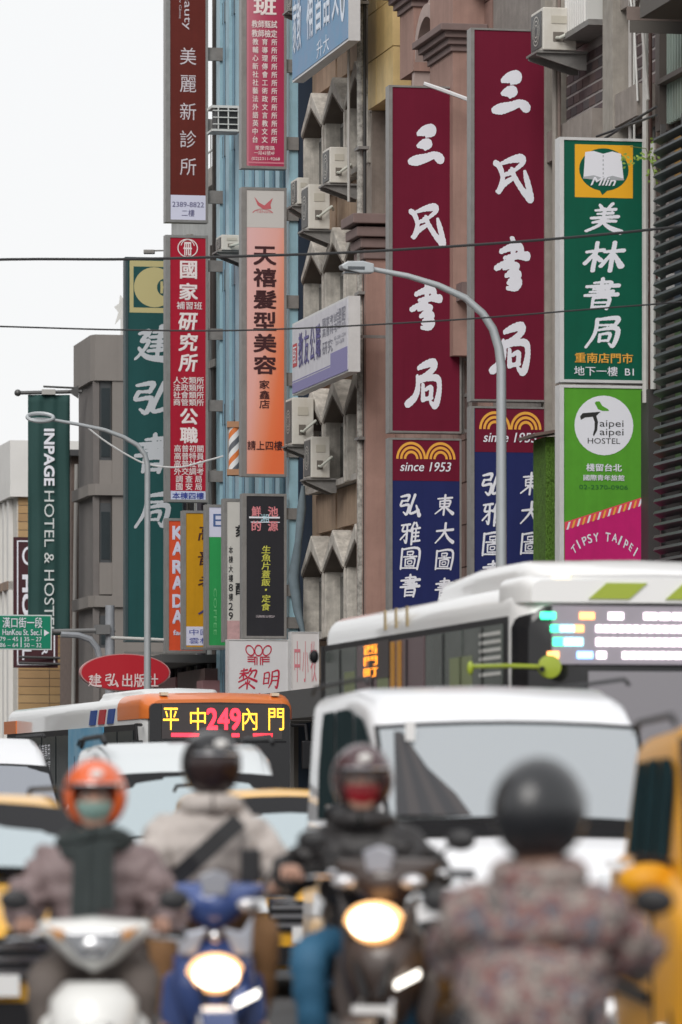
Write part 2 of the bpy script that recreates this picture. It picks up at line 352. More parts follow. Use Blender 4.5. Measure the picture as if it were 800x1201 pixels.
# --- concrete block with gabled window hoods
b = Front('concrete_building', 'weathered concrete building with rows of pointed window hoods behind the air conditioners', 350)
LW = b.X(443)
b.box('wall', tan_, 0, LW, .32, 9, 0, 27)
for zp in (7.35, 10.6, 13.87, 17.1, 20.35, 23.6):
    for i, pxc in enumerate((364.2, 389.2, 415.5)):
        cx = b.X(pxc, -.14); hw = 1.14
        zs = zp-.80
        out = [(cx-hw, zs-.02), (cx-hw, zs+.12), (cx, zp+.04), (cx+hw, zs+.12), (cx+hw, zs-.02), (cx, zp-.30)]
        MB().prism(out, -.14, .31).build('window_hood', conc_l, b.e, bevel=.03)
        sof = mat('sooty_shaded_soffit', (.15, .125, .105), .95, var=.5, vs=4)  # soot and the shade under the hood, both put into this colour
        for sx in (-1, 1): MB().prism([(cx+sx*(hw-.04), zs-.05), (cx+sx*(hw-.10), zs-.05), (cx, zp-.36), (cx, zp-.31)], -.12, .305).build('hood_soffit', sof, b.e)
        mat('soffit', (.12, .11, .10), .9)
        for sx in (-1, 1):
            x = cx+sx*(hw-.075); b.box('window_fin', conc_l, x-.07, x+.07, -.09, .31, zp-2.25, zs+.02, bevel=.02)
        b.box('window_sill', conc, cx-hw+.16, cx+hw-.16, -.02, .31, zp-2.25, zp-2.12)
        wf = b.box('window', mat('window_frame', (.34, .34, .33), .5), cx-hw+.15, cx+hw-.15, .24, .315, zp-2.1, zs-.05)
        b.box('pane', glass, cx-hw+.24, cx-.04, .225, .239, zp-2.02, zs-.14, parent=wf)
        b.box('pane', glass, cx+.04, cx+hw-.24, .225, .239, zp-2.02, zs-.14, parent=wf)
        b.box('spandrel', tan_, cx-hw+.02, cx+hw-.02, .20, .318, zp-3.12, zp-2.27)
b.box('pilaster', mat('brown_concrete', (.36, .31, .27), .9, var=.7, vs=2.5, streak=.7, bump=.3, bs=10), b.X(430), b.X(437.3), -.02, .3, 0, 27)
for z in (6.2, 9.5, 12.7, 15.9): b.box('pilaster_band', conc, b.X(430)-.03, b.X(437.3)+.0, -.05, .28, z, z+.07)
b.box('shop_canopy', mat('dark_canopy', (.08, .08, .08), .8), 0, LW, -1.2, .1, 3.3, 3.9)
b.box('shopfront', mat('shop_interior', (.10, .09, .08), .5), 0, LW, .28, .4, .15, 3.3)

# --- blue finned curtain wall
b = Front('blue_building', 'building with pale blue vertical metal fins behind the pink and peach signs', 257)
LB = b.X(350.2); blue = mat('pale_blue_metal', (.36, .58, .68), .4, .1, var=.4, vs=3, streak=.45, dark=.6)
b.box('wall', mat('dark_navy', (.02, .035, .06), .4), 0, LB-.02, .0, 9, 0, 30)
x = .1; i = 0
while x < LB-.3:
    b.box('fin', blue, x, x+.50, -.085, -.001, 3.8, 29.9)
    b.box('rail', mat('blue_grey_metal', (.22, .36, .46), .45, .1, var=.3), x+.72, x+.76, -.05, -.001, 3.8, 29.9)
    x += 1.32; i += 1
b.box('fin', blue, LB-.5, LB-.06, -.20, -.001, 3.8, 29.9)
for z in [4.2+3.25*k for k in range(8)]:
    b.box('spandrel', mat('slate_panel', (.12, .18, .22), .5, var=.4), .02, LB-.6, -.03, -.001, z, z+.5)
    for k in range(9):
        x = .64+k*1.32
        if x < LB-.9: b.box('window', glass, x, x+.2, -.02, -.001, z+.7, z+3.0)
b.box('shop_canopy', mat('dark_canopy', (.08, .08, .08), .8), 0, LB, -1.3, .1, 3.3, 3.8)
b.box('shopfront', mat('shop_interior', (.10, .09, .08), .5), 0, LB-.02, -.1, -.001, .15, 3.3)

# --- pale building with pipes beyond it
b = Front('pale_building', 'pale grey building with roof railing and drain pipes behind the red tuition sign', 190)
LP = b.X(257)-.02; pale = mat('pale_wall', (.50, .51, .50), .85, var=.5, vs=2, streak=.6)
zt = FZ(250, 212)
b.box('wall', pale, 0, LP, .25, 8, 0, zt)
b.box('parapet', conc, -.05, LP, .1, .4, zt, zt+.45)
for k in range(18): b.box('railing_post', mat('pale_metal', (.62, .62, .60), .5), .2+k*.55, .23+k*.55, .2, .23, zt+.45, zt+1.45)
for z in (.95, 1.42): b.box('railing', MATS['pale_metal'], .1, LP, .19, .24, zt+z-.03, zt+z)
rngp = random.Random(3)
for k in range(26):
    x = LP-.15-k*.26-rngp.random()*.1; r = rngp.choice((.04, .06, .09)); nn = .1-rngp.random()*.3
    c = rngp.choice([(.05, .05, .055), (.13, .11, .10), (.30, .27, .24), (.08, .07, .09), (.40, .42, .42)])
    MB().cyl((x, nn, 0), (x, nn, rngp.uniform(10.5, 16) if k > 2 else 25), r, n=8).build('pipe', mat('pipe_%d' % (int(c[0]*100)), c, .6, var=.3), b.e)
for z in (9.5, 6.2, 12.2): b.box('ledge', conc, 0, LP, -.1, .26, z, z+.18)
for k in range(5):
    for z in (4.6, 7.8, 10.6): b.box('window', glass, 1+k*2.3, 2.3+k*2.3, .18, .26, z, z+1.4)
pinkb = mat('faded_pink_board', (.55, .28, .29), .6, var=.4)
b.box('shopfront', mat('shop_interior', (.10, .09, .08), .5), 0, LP, .1, .26, .15, 3.8)
b.box('shop_board', pinkb, 1, 4.6, -.4, .1, 3.9, 4.7); b.box('shop_board', mat('brown_board', (.16, .10, .09), .6, var=.4), 4.9, 9, -.4, .1, 4.0, 4.8)
b.box('shop_board', pinkb, 9.3, LP-.3, -.5, .1, 3.75, 4.5)
b.box('canopy', mat('dark_canopy', (.08, .08, .08), .8), .3, LP-.1, -1.4, .1, 4.95, 5.15)

# --- pinkish stone building with arch, yellow tiled upper wall
stone = mat('pink_stone', (.38, .235, .195), .8, var=.55, vs=1.4, streak=.6, dark=.5)
stone_d = mat('brown_stone', (.25, .155, .13), .8, var=.5, vs=1.6, streak=.3)
stones = [stone, mat('pink_stone_pale', (.43, .28, .235), .8, var=.6, vs=1.6, streak=.6, dark=.5), mat('pink_stone_worn', (.31, .19, .16), .8, var=.6, vs=1.8, streak=.7, dark=.5)]
corn = mat('cornice_stone', (.21, .15, .14), .8, var=.4)
b = Front('stone_building', 'pinkish stone building with arch and cornices behind the maroon bookshop signs', 437.5)
LS = b.X(560)
b.box('wall', stone_d, 0, LS, .3, 9, 0, 27)
rng = random.Random(5)
nx = 9; wx = LS/nx
for j in range(25):
    z = 3.6+j*.82
    for i in range(nx):
        if z > 15.9 and i < 2: continue
        q = rng.uniform(0, .012)
        b.box('stone_panel', rng.choice(stones), i*wx+.012, (i+1)*wx-.012, .262-q, .299, z+.012, z+.808)
# left pilaster and its cornice
zc = FZ(440, 268)
xa, xb = 0.02, b.X(449)
b.box('pilaster', stone, xa, xb, -.35, .26, 0, zc-.4)
for q, (dz, dn) in enumerate(((-.72, .06), (-.5, .14), (-.28, .24), (-.02, .34))): b.box('cornice', corn, xa-.0, xb+dn, -.35-dn, .25, zc+dz, zc+dz+.2, bevel=.02)
# yellow tile wall above
yel = [mat('yellow_tile_%s' % n, c, .6, var=.55, vs=3, streak=.5, dark=.6) for n, c in (('light', (.70, .52, .24)), ('mid', (.62, .45, .19)), ('worn', (.54, .41, .21)))]
x1 = b.X(468); cw = (x1-.1)/3
for j in range(11):
    z = 15.9+j*.98
    for i in range(3): b.box('tile_panel', rng.choice(yel), .1+i*cw+.008, .1+(i+1)*cw-.008, -.12-rng.uniform(0, .01), .26, z+.01, z+.97)
# upper pilasters
def pil(x0, x1, n0, z0, z1, capz=None):
    b.box('pilaster', stone, x0, x1, n0, .26, z0, z1)
    if capz:
        for dz, dn in ((0, .05), (.12, .12), (.24, .2), (.36, .3)): b.box('capital', corn, x0-dn, x1+dn, n0-dn, .25, capz+dz, capz+dz+.13, bevel=.015)
pil(b.X(472, -.2), b.X(488, -.2), -.25, 16, 27, FZ(478, 24))
pil(b.X(508, -.3), b.X(535, -.3), -.36, 10, 27, FZ(530, 76))
z = FZ(530, 8); b.box('string_course', corn, b.X(490), LS, -.02, .25, z, z+.12)
# arch between them, facing the street
xc = b.X(503, -.15); zc = FZ(503, 98); rr = 1.05
mb = MB(); n = 18
for (r0, r1, n0, n1) in ((rr, rr+.22, -.22, .25), (rr+.22, rr+.34, -.1, .25)):
    v = []
    for i in range(n+1):
        a = pi*i/n
        for r in (r0, r1):
            for nn in (n0, n1): v.append((xc+r*cos(a), nn, zc+r*1.15*sin(a)))
    f = []
    for i in range(n):
        o = 4*i; f += [(o, o+2, o+6, o+4), (o+1, o+5, o+7, o+3), (o, o+4, o+5, o+1), (o+2, o+3, o+7, o+6)]
    mb.add(v, f)
mb.build('arch', mat('arch_stone', (.46, .36, .33), .75, var=.4), b.e, smooth=.6)
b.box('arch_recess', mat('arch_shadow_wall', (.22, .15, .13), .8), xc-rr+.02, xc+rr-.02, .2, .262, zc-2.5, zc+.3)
for sx in (-1, 1): b.box('arch_pier', MATS['arch_stone'], xc+sx*1.16-.12, xc+sx*1.16+.12, -.2, .25, zc-3, zc)
b.box('cornice', corn, xc+1.5, LS, -.3, .26, FZ(540, 360), FZ(540, 340)); b.box('shopfront', MATS['shop_interior'], 0, LS, .2, .29, .15, 3.5)

# --- dark brick building
b = Front('brick_building', 'grey concrete building with dark brick panels above the green bookshop sign', 560.5)
LBk = b.X(771); cg = mat('grey_render', (.28, .25, .23), .9, var=.65, vs=2.5, streak=.65, bump=.2, bs=15)
b.box('wall', cg, 0, LBk, .3, 9, 0, 27)
brk = [mat('dark_brick_%s' % n, c, .8, var=.3, vs=20) for n, c in (('plum', (.13, .095, .10)), ('brown', (.155, .11, .105)), ('grey', (.12, .105, .11)))]
mort = mat('pale_mortar', (.50, .46, .45), .9)
x = .3; step = 3.05
edges = [b.X(p) for p in (648, 662, 724, 737, 770)]
def brickpanel(x0, x1, z0, z1, singles=True):
    b.box('brick_backing', mort, x0, x1, .12, .299, z0, z1)
    nz = int((z1-z0)/.2); mbs = [MB(), MB(), MB()]; bw = .44
    for j in range(nz):
        k = 0; xx = x0-(j % 2)*bw/2
        while xx < x1:
            a = max(xx+.02, x0); c = min(xx+bw-.02, x1)
            if c-a > .03: mbs[rng.randrange(3)].box(a, c, .105-rng.uniform(0, .006), .13, z0+j*.2+.026, z0+(j+1)*.2-.026)
            xx += bw
    for mb_, m in zip(mbs, brk):
        o = mb_.build('brick_courses', m, b.e); o['kind'] = 'stuff'
zt_ = FZ(700, 55); zb_ = FZ(700, 118)
for (pa, pb) in ((652, 718), (732, 771)):
    x0, x1 = b.X(pa, .1), b.X(pb, .1)
    brickpanel(x0, x1, zb_-.2, zt_+.25)
    for zz in (zb_-3.4,): brickpanel(x0, x1, zz-.2, zz+1.3)
    b.box('window_lintel', mat('lintel_concrete', (.34, .30, .27), .9, var=.7, streak=.6, vs=3), x0, x1, -.25, .2, zb_-.75, zb_-.22)
    wf = b.box('window', mat('brown_window_frame', (.20, .15, .13), .6), x0+.05, x1-.1, .12, .3, zb_-2.2, zb_-.78)
    b.box('pane', glass, x0+.2, (x0+x1)/2-.05, .105, .119, zb_-2.1, zb_-.9, parent=wf); b.box('pane', glass, (x0+x1)/2+.05, x1-.2, .105, .119, zb_-2.1, zb_-.9, parent=wf)
    b.box('window_lintel', MATS['lintel_concrete'], x0, x1, -.15, .2, zt_+.28, zt_+.75)
    wf = b.box('window', mat('pale_shutter', (.55, .53, .50), .6, streak=.4), x0+.1, x1-.1, .15, .3, zt_+.78, zt_+2.6)
b.box('column', mat('column_concrete', (.38, .35, .31), .9, var=.7, vs=3, streak=.7), b.X(719, -.1), b.X(731, -.1), -.28, .29, 0, 27)
b.box('column', MATS['column_concrete'], b.X(646, -.1), b.X(651, -.1), -.28, .29, 0, 27)
b.box('eave', mat('eave_brown', (.24, .19, .17), .8, var=.5), b.X(742, -.8), LBk+1.5, -.9, .2, FZ(745, 22, -.8), FZ(745, 6, -.8))
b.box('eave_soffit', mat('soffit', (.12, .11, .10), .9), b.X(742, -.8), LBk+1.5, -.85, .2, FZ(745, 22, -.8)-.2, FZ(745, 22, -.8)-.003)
# drain pipes and loose wires
for px, r, n_, c, z0, z1 in ((757, .05, -.25, (.55, .54, .52), 8, 16.3), (739.5, .035, -.12, (.5, .48, .46), 9, 18), (744, .02, -.2, (.6, .6, .58), 11, 17.5), (763, .03, -.1, (.14, .07, .06), 4, 15.5), (766, .045, -.2, (.62, .6, .57), 8.2, 12.2), (651, .05, -.35, (.3, .27, .24), 3, 16.2), (656, .03, -.3, (.2, .15, .13), 3, 16.2)):
    MB().cyl((b.X(px, n_), n_, z0), (b.X(px, n_), n_, z1), r, n=8).build('pipe', mat('pipe_c%d' % int(c[1]*100), c, .6, var=.4), b.e)
MB().tube([(b.X(760, -.3), -.3, 12.9), (b.X(752, -.4), -.4, 14.4), (b.X(757, -.3), -.3, 15.1)], .03).build('loose_pipe', MATS['pipe_c54'], b.e)
MB().tube([(b.X(735, -.25), -.25, 16.5), (b.X(737, -.25), -.25, 15.0), (b.X(744, -.25), -.25, 14.3), (b.X(748, -.25), -.25, 13.0)], .018).build('wire', MATS['pale_metal'], b.e)
for y0_, y1_ in ((168, 138), (160, 148)): MB().tube([(b.X(700, -.5), -.5, FZ(700, y0_, -.5)), (b.X(770, -.8), -.8, FZ(770, y1_-13, -.8))], .022).build('wire', mat('black_cable', (.03, .03, .03), .6), b.e)
for py in (330, 352, 398, 452, 520): b.box('pipe_clamp', mat('rusty_red', (.16, .07, .06), .7), b.X(758, -.08), b.X(770, -.08), -.12, -.05, FZ(760, py, -.1), FZ(760, py, -.1)+.07)
b.box('wall_board', mat('white_board', (.70, .70, .69), .6, streak=.3), b.X(757, -.05), b.X(768, -.05), -.1, .29, FZ(760, 345), FZ(760, 325))
b.box('cable_riser', mat('dark_riser', (.05, .045, .045), .7), b.X(756, -.1), b.X(771, -.1), -.25, .29, 3.5, FZ(760, 462))
b.box('shopfront', MATS['shop_interior'], 0, LBk, .2, .29, .15, 3.5)

# --- building with dark louvre screen
b = Front('louvred_building', 'building with dark horizontal louvre slats at the right edge of the street', 768)
LL = b.X(900)
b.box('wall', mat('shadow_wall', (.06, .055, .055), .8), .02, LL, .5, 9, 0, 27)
zl0, zl1 = FZ(775, 648, -.5), FZ(775, 150, -.5)
slm = mat('dark_slat', (.055, .065, .07), .5, .2, var=.4)
ns = 50
for k in range(ns):
    z = 2.6+(zl1-2.6)*k/ns
    MB().box(-.05, LL, -.07, .07, -.028, .028, Matrix.Translation((b.X(772, -.5), -.5, z)) @ Matrix.Rotation(R(-28), 4, 'X')).build('slat', slm, b.e)
x = b.X(772, -.45)
k = 0
while x < LL: b.box('slat_post', mat('slat_post_metal', (.07, .07, .07), .5), x, x+.07, -.42, -.34, 2.5, zl1+.1); x += 1.3
for z in (zl0, ):
    for i in range(7): b.box('curtain_strip', mat('curtain_%d' % (i % 4), ((.35, .2, .05), (.05, .07, .10), (.08, .14, .06), (.30, .04, .14))[i % 4], .7), .5, LL, .2, .24, (12.7, 10.6, 8.6, 2.5, 11.6, 9.6, 6.8)[i], (13.5, 11.4, 9.6, 5.2, 12.4, 10.3, 8.4)[i])
b.box('window_curtain', mat('green_grey_curtain', (.33, .40, .36), .7, streak=.4), b.X(779, .2), b.X(795, .2), .2, .25, FZ(785, 138), FZ(785, 20))
for k in range(9): b.box('curtain_or_reflection_strip', MATS['green_grey_curtain'], b.X(779, .2)+k*.17, b.X(779, .2)+k*.17+.06, .15, .2, FZ(785, 138), FZ(785, 20))
b.box('window_frame', mat('dark_brown_frame', (.12, .10, .09), .6), b.X(772, .1), b.X(777, .1), .05, .5, FZ(775, 150), FZ(775, 20)); b.box('window_rail', MATS['dark_brown_frame'], b.X(777, .1), LL, .0, .14, FZ(785, 92), FZ(785, 86))
b.box('eave', MATS['soffit'], b.X(772, -.6), LL, -.9, .5, FZ(780, 22, -.5), 26)

# --- grey corner building across the side street
gcon = mat('grey_tower_render', (.235, .215, .20), .85, var=.3, vs=1.2, streak=.25, dark=.7)
gcon_d = mat('grey_tower_recess', (.17, .155, .148), .85, var=.3, vs=1.5)
e = thing('corner_building', 'dark grey concrete corner building behind the far street lamp', 'building', wp(FT(112), 0, 0), TH)
# local x to the right (across the street), y away
k = F/YC(FT(112)); zt = CH+(HY-393)/k
def lxk(px): return (px-112)/k
MB().prism([(0, 0), (14, 0), (14, 3.3), (.0, 3.3)], 0, zt-1.3, 'z').build('wall', gcon_d, e)
MB().prism([(-.04, -.2), (14, -.2), (14, 3.5), (-.12, 3.5), (-.14, .05)], zt-1.3, zt, 'z').build('parapet', gcon, e)
for py in (577, 768-60): 
    z = CH+(HY-py)/k
    MB().prism([(-.05, -.25), (14, -.25), (14, 1), (-.05, 3.4), (-.2, 3.3), (-.2, .05)], z-.1, z+.22, 'z').build('ledge', gcon, e)
B(lxk(131), lxk(147)+6, -.16, .05, 0, zt-1.3).build('pier', gcon, e)
B(-.08, lxk(116), -.1, .05, 0, zt-1.3).build('pier', gcon_d, e)
for py0, py1 in ((445, 540), (590, 660), (722, 760)):
    f = B(lxk(117), lxk(130), -.07, .02, CH+(HY-py1)/k, CH+(HY-py0)/k).build('window', mat('window_recess', (.07, .075, .08), .4), e)
    B(lxk(118.5), lxk(128.5), -.09, -.071, CH+(HY-py1)/k+.1, CH+(HY-py0)/k-.25).build('pane', glass, f)
    B(lxk(116), lxk(131), -.14, -.0, CH+(HY-py1)/k-.9, CH+(HY-py1)/k).build('spandrel', gcon, e)

# --- low white building with tan tiles further on
t1 = FT(20); k = F/YC(t1)
e = thing('white_building', 'low white building with tan tiled side at the far left', 'building', wp(t1, 0, 0), TH)
wh = mat('white_cladding', (.72, .71, .69), .6, var=.2, vs=1)
lx = lambda px: (px-20)/k; lz = lambda py: CH+(HY-py)/k
B(0, 12, 0, 40, 0, lz(583)).build('wall', mat('cream_wall', (.60, .58, .54), .7, streak=.3), e)
B(-.25, 12, -.25, 40, lz(583), lz(517)).build('parapet', wh, e)
rows = 28; zz = lz(583)
for j in range(rows):
    tc_ = rng.choice([(.44, .28, .13), (.47, .31, .15), (.40, .25, .12)])
    m = mat('tan_tile_%d' % int(tc_[0]*100), tc_, .6, var=.35, vs=1.2)
    for i in range(4): B(lx(21)+i*1.0+.01, lx(21)+(i+1)*1.0-.01, -.05-rng.uniform(0, .008), .0, zz-(j+1)*.26+.01, zz-j*.26-.01).build('tile', m, e)
for i in range(26): B(-.14, -.0, 1+i*1.1, 1.45+i*1.1, 0, lz(583)-.02).build('rib', wh, e)
for i in range(14): B(-.18, -.0, 1+i*1.5, 2.2+i*1.5, lz(690), lz(680)).build('vent_panel', mat('brown_vent', (.25, .18, .14), .7), e)
# dark brick sliver between the two
bb = thing('brick_sliver_building', 'narrow dark building wall seen between the green banner and grey tower', 'building', wp(FT(84), 0, 0), TH)
k = F/YC(FT(84))
B(0, 4, 0, 2.4, 0, CH+(HY-535)/k).build('wall', mat('dark_old_brick', (.20, .15, .13), .9, var=.7, vs=6), bb)
B(-.3, 4, -.3, 2.5, CH+(HY-535)/k, CH+(HY-528)/k).build('roof', mat('dark_roof', (.09, .09, .095), .7), bb)
MB().cyl((.0, -.2, 3), (.12, -.2, CH+(HY-545)/k), .06, n=8).build('drain_pipe', mat('grey_pipe', (.42, .41, .39), .6), bb)

# --- the row of buildings on the other side of the street, out of the frame to the left
rl = random.Random(11)
t = 30.
for i, (c, hh, ln) in enumerate((((.42, .38, .33), 19, 24), ((.30, .28, .27), 24, 30), ((.50, .45, .40), 17, 22), ((.34, .22, .18), 22, 28), ((.45, .44, .42), 26, 34), ((.38, .34, .28), 18, 30), ((.28, .27, .28), 23, 40), ((.5, .47, .42), 20, 45))):
    e = bpy.data.objects.new('opposite_building', None); COL.objects.link(e); e.location = wp(t, -31, 0); e.rotation_euler = (0, 0, TH); e['kind'] = 'structure'
    B(-10, 0, .1, ln-.1, 0, hh).build('wall', mat('opposite_wall_%d' % i, c, .85, var=.5, vs=1, streak=.5), e)
    for s in range(int(hh/3.3)):
        z = 1.0+s*3.3
        f = B(-.05, .12, .6, ln-.6, z+.75, z+.85).build('sill', conc, e)
        y = 1.0
        while y < ln-2.6: B(-.02, .02, y, y+1.9, z+.9, z+2.3).build('window', glass, e); y += 2.7
    B(0, rl.uniform(.8, 1.6), .3, ln-.3, 3.4, 3.7).build('canopy', MATS['dark_canopy'], e)
    B(.9, 1.15, ln*.4, ln*.4+.25, 5, 5+rl.uniform(4, 9)).build('shop_sign', mat('opposite_sign_%d' % (i % 3), ((.5, .03, .04), (.7, .68, .6), (.03, .2, .3))[i % 3], .5), e)
    t += ln
# ------------------------------------------------------------------ shop signs
maroon = mat('maroon_face', (.165, .012, .034), .55, spec=.12, var=.25, streak=.22, vs=.8); navy = mat('navy_face', (.022, .030, .125), .55, spec=.12, var=.25, streak=.22, vs=.8)
gold = mat('gold_print', (.85, .42, .06), .5)
def sanmin(xl, xr, yt, ym, yb, xf, rows, which, ladder):
    P = hang_sign('bookshop_sign', 'tall maroon sign with white brush lettering 三民書局, %s' % which, xl, xr, yt, ym, xf, maroon, .3, 2.2, leftrim=4)
    for ch, (a, b_, c, d_) in zip('三民書局', rows): P.brush(ch, a, b_, c, d_, M_white, fat=1.22)
    W = P.W
    for q in (0, .28): MB().cyl((P.X(xr+ladder[0]), .15+q, 0), (P.X(xr+ladder[0]), .15+q, P.H-.3), .035, n=8).build('rail', M_steel, P.e)
    B(P.X(xr+ladder[1]), P.X(xr+ladder[1])+.07, .1, .2, 0, P.H-.2).build('rail', M_steel, P.e)
    y = yt+25
    while y < ym: B(W, P.X(xr+ladder[1]), .12, .17, P.Z(y)-.03, P.Z(y)+.03).build('rung', M_steel, P.e); y += 42
    Q = hang_sign('bookshop_sign', 'navy and maroon sign reading since 1953 below %s' % ('the shorter maroon bookshop sign' if xl < 500 else 'the taller maroon bookshop sign'), xl, xr, ym+6, yb, xf, navy, .3, 2.2, leftrim=4)
    return P, Q
rowsA = [(478, 145, 521, 195), (479, 238, 523, 290), (480, 329, 519, 388), (474, 420, 518, 480)]
P, Q = sanmin(456, 541, 101, 508, 850, 549, rowsA, 'the left and shorter one', (4, 10))
rowsB = [(576, 82, 622, 135), (578, 180, 626, 238), (579, 277, 622, 342), (573, 377, 622, 441)]
P2, Q2 = sanmin(552, 643, 34, 471, 850, 656, rowsB, 'the right and taller one', (5, 11))
for Q_, x0, x1, y0 in ((Q, 460, 539, 514), (Q2, 557, 640, 478)):
    sc = (x1-x0)/79.
    h = 52*sc
    Q_.rect(x0, y0, x1, y0+50*sc, maroon, 'upper_panel', y=-.016, th=.004)
    for cx_ in (x0+22*sc, x0+56.5*sc):
        for i, r in enumerate((17.5, 13., 8.5)): Q_.disc(cx_, y0+24.5*sc, r*sc, 20*sc*r/17.5, gold, 'arch_emblem', a0=0, a1=pi, inner=1-2.7/r, y=-.0205-.0004*i-(.001 if cx_ > x0+40 else 0))
    Q_.text('since 1953', x0+9*sc, y0+28*sc, x0+69*sc, y0+39*sc, M_white, bold=.012, shear=.22)
    def col(chars, cx_, ys, hw):
        for ch, yy in zip(chars, ys): Q_.brush(ch, cx_-hw, yy-hw*1.12, cx_+hw, yy+hw*1.12, M_white, shear=.1, fat=1.1)
    if x0 < 500:
        col(['弘', '雅', '圖', '書b'], 481, (593, 626, 655, 687), 12.5); col(['東', '大', '圖', '書b'], 521, (592, 625, 656, 690), 11.5)
        Q_.lv = 0
    else:
        col(['弘', '雅', '圖', '書b'], 578, (569, 603, 638, 672), 13.5); col(['東', '大', '圖', '書b'], 622, (567, 601, 637, 672), 12.5)
# green bookshop sign
green = mat('dark_green_face', (.0, .105, .06), .55, spec=.25, var=.25, streak=.22); whf = mat('white_metal_frame', (.66, .66, .66), .4, var=.3)
P = hang_sign('bookshop_sign', 'dark green sign with open book emblem and white lettering 美林書局', 656, 756, 162, 449, 769, green, .3, 3.2, frame=whf, leftrim=5)
P.rect(674, 170, 742, 232, mat('amber_print', (.85, .42, .01), .5), 'emblem_square', y=-.016, th=.003)
P.disc(708, 199, 29, 25, green, 'speech_bubble', y=-.018); P.poly([(700, 218), (722, 215), (706, 229)], green, 'bubble_tail', y=-.0185)
P.poly([(686, 179), (696, 177.5), (707, 180.5), (718, 177.5), (728, 180), (731, 209), (718, 206), (707, 209), (696, 206), (684, 208)], M_white, 'book', y=-.021)
P.poly([(684, 208), (696, 206), (707, 209), (718, 206), (731, 209), (732, 211), (707, 212), (683, 210)], mat('page_grey', (.4, .42, .45), .5), 'page_edge', y=-.022)
for y_ in range(182, 208, 5): P.rect(706.4, y_, 707.6, y_+2.5, MATS['page_grey'], 'binding_ring', y=-.024, th=.001)
P.text('Mlin', 692, 208, 722, 218, M_white, bold=.02, shear=.35, y=-.026)
for ch, bx in zip(['美', '林', '書b', '局b'], [(685, 237, 731, 275), (683, 282, 734, 320), (684, 325, 728, 364), (685, 370, 728, 409)]): P.brush(ch, *bx, M_white, shear=.14, fat=1.15)
P.text('重南店門市', 674, 414, 742, 426, gold, bold=.02); P.text('地下一樓  B1', 673, 430, 743, 441, M_white, bold=.005)
for y in range(180, 440, 62): B(P.W, P.W+.3, .1, .18, P.Z(y)-.04, P.Z(y)+.04).build('bracket', M_steel, P.e)
# hostel sign
lg = mat('leaf_green_face', (.10, .36, .03), .55, spec=.25, var=.25, streak=.22); mg = mat('magenta_face', (.58, .015, .17), .55, spec=.25, var=.25, streak=.22)
P = hang_sign('hostel_sign', 'light green and magenta hostel sign with round white logo below the dark green sign', 656, 756, 452, 800, 769, lg, .3, 3.2, frame=whf, leftrim=5)
P.disc(708, 499, 34.5, 35, M_white, 'logo_disc', y=-.016)
mb = MB(); mb.v = [(P.X(a), -.018, P.Z(b_)) for a, b_ in ((662, 617), (752, 587), (752, 790), (662, 790))]; mb.f = [(0, 3, 2, 1)]; mb.build('magenta_panel', mg, P.e)
mb = MB(); mb.v = [(P.X(a), -.0195, P.Z(b_)) for a, b_ in ((662, 613), (752, 583), (752, 592), (662, 622))]; mb.f = [(0, 3, 2, 1)]; mb.build('ribbon', mat('red_ribbon', (.75, .06, .10), .5), P.e)
for i in range(15):
    a = 664+i*6; y_ = 613-i*2.0; P.poly([(a+2.6, y_), (a+5, y_-.8), (a+2.4, y_+8.2), (a, y_+9)], M_white if i % 2 == 0 else gold, 'ribbon_stripe', y=-.021)
P.poly([(699, 471), (703, 471), (706, 476), (713, 480), (714, 482), (706, 482), (701, 480), (699, 476), (697, 473)], lg, 'bird', y=-.019)
P.poly([(680, 489), (683, 485), (704, 483), (701, 486), (699, 488), (701, 495), (700, 505), (696, 512), (695, 510), (697, 503), (697, 495), (695, 489), (686, 490), (681, 493)], M_black, 'logo_letter', y=-.019)
P.text('aipei', 703, 493, 731, 503, M_black, y=-.019); P.text('aipei', 703, 503, 731, 513, M_black, y=-.019); P.text('HOSTEL', 689, 514, 727, 520.5, M_black, y=-.019)
P.text('棧留台北', 687, 544, 729, 553, M_white, bold=.03); P.text('國際青年旅館', 684, 557, 732, 564, M_white, bold=.02); P.text('02-2370-0906', 679, 569, 736, 574, mat('deep_green_print', (.02, .14, .03), .5))
for i, ch in enumerate('TIPSY TAIPEI'):
    a = (i-5.2)*.135; cx_ = 707+sin(a)*54; cy_ = 690-cos(a)*60
    if ch != ' ': 
        vs, fs, lv = font_mesh(ch, .02); P.lay(vs, fs, cx_-3.0, cy_-6, cx_+3.0, cy_+5, M_white, lv=lv, y=-.0225, rot=-a*57)
# --- clinic sign, top left
rb = mat('red_brown_face', (.13, .018, .012), .55, spec=.25, var=.25, streak=.22)
P = hang_sign('clinic_sign', 'tall reddish brown sign with thin white lettering 美麗新診所', 194, 244, -60, 261, 263, rb, .3, 3, (-30, 62, 146, 230), bh=15, leftrim=5.5)
P.rect(200, 229, 241, 258, mat('lilac_white', (.66, .66, .80), .5), 'lower_panel', y=-.016, th=.003)
silver = mat('silver_print', (.62, .55, .58), .5)
for i, ch in enumerate('美麗新診所'): P.text(ch, 211, 56+i*32.4, 230, 76+i*32.4, silver)
P.text('Beauty', 213.5, -18, 224.5, 35, silver, rot=-90); P.text('New Clinic', 210, -10, 212.5, 22, silver, rot=-90)
P.text('2389-8822', 202, 237, 239, 243, mat('indigo_print', (.05, .04, .16), .5)); P.text('二樓', 213, 246, 228, 254, MATS['indigo_print'])
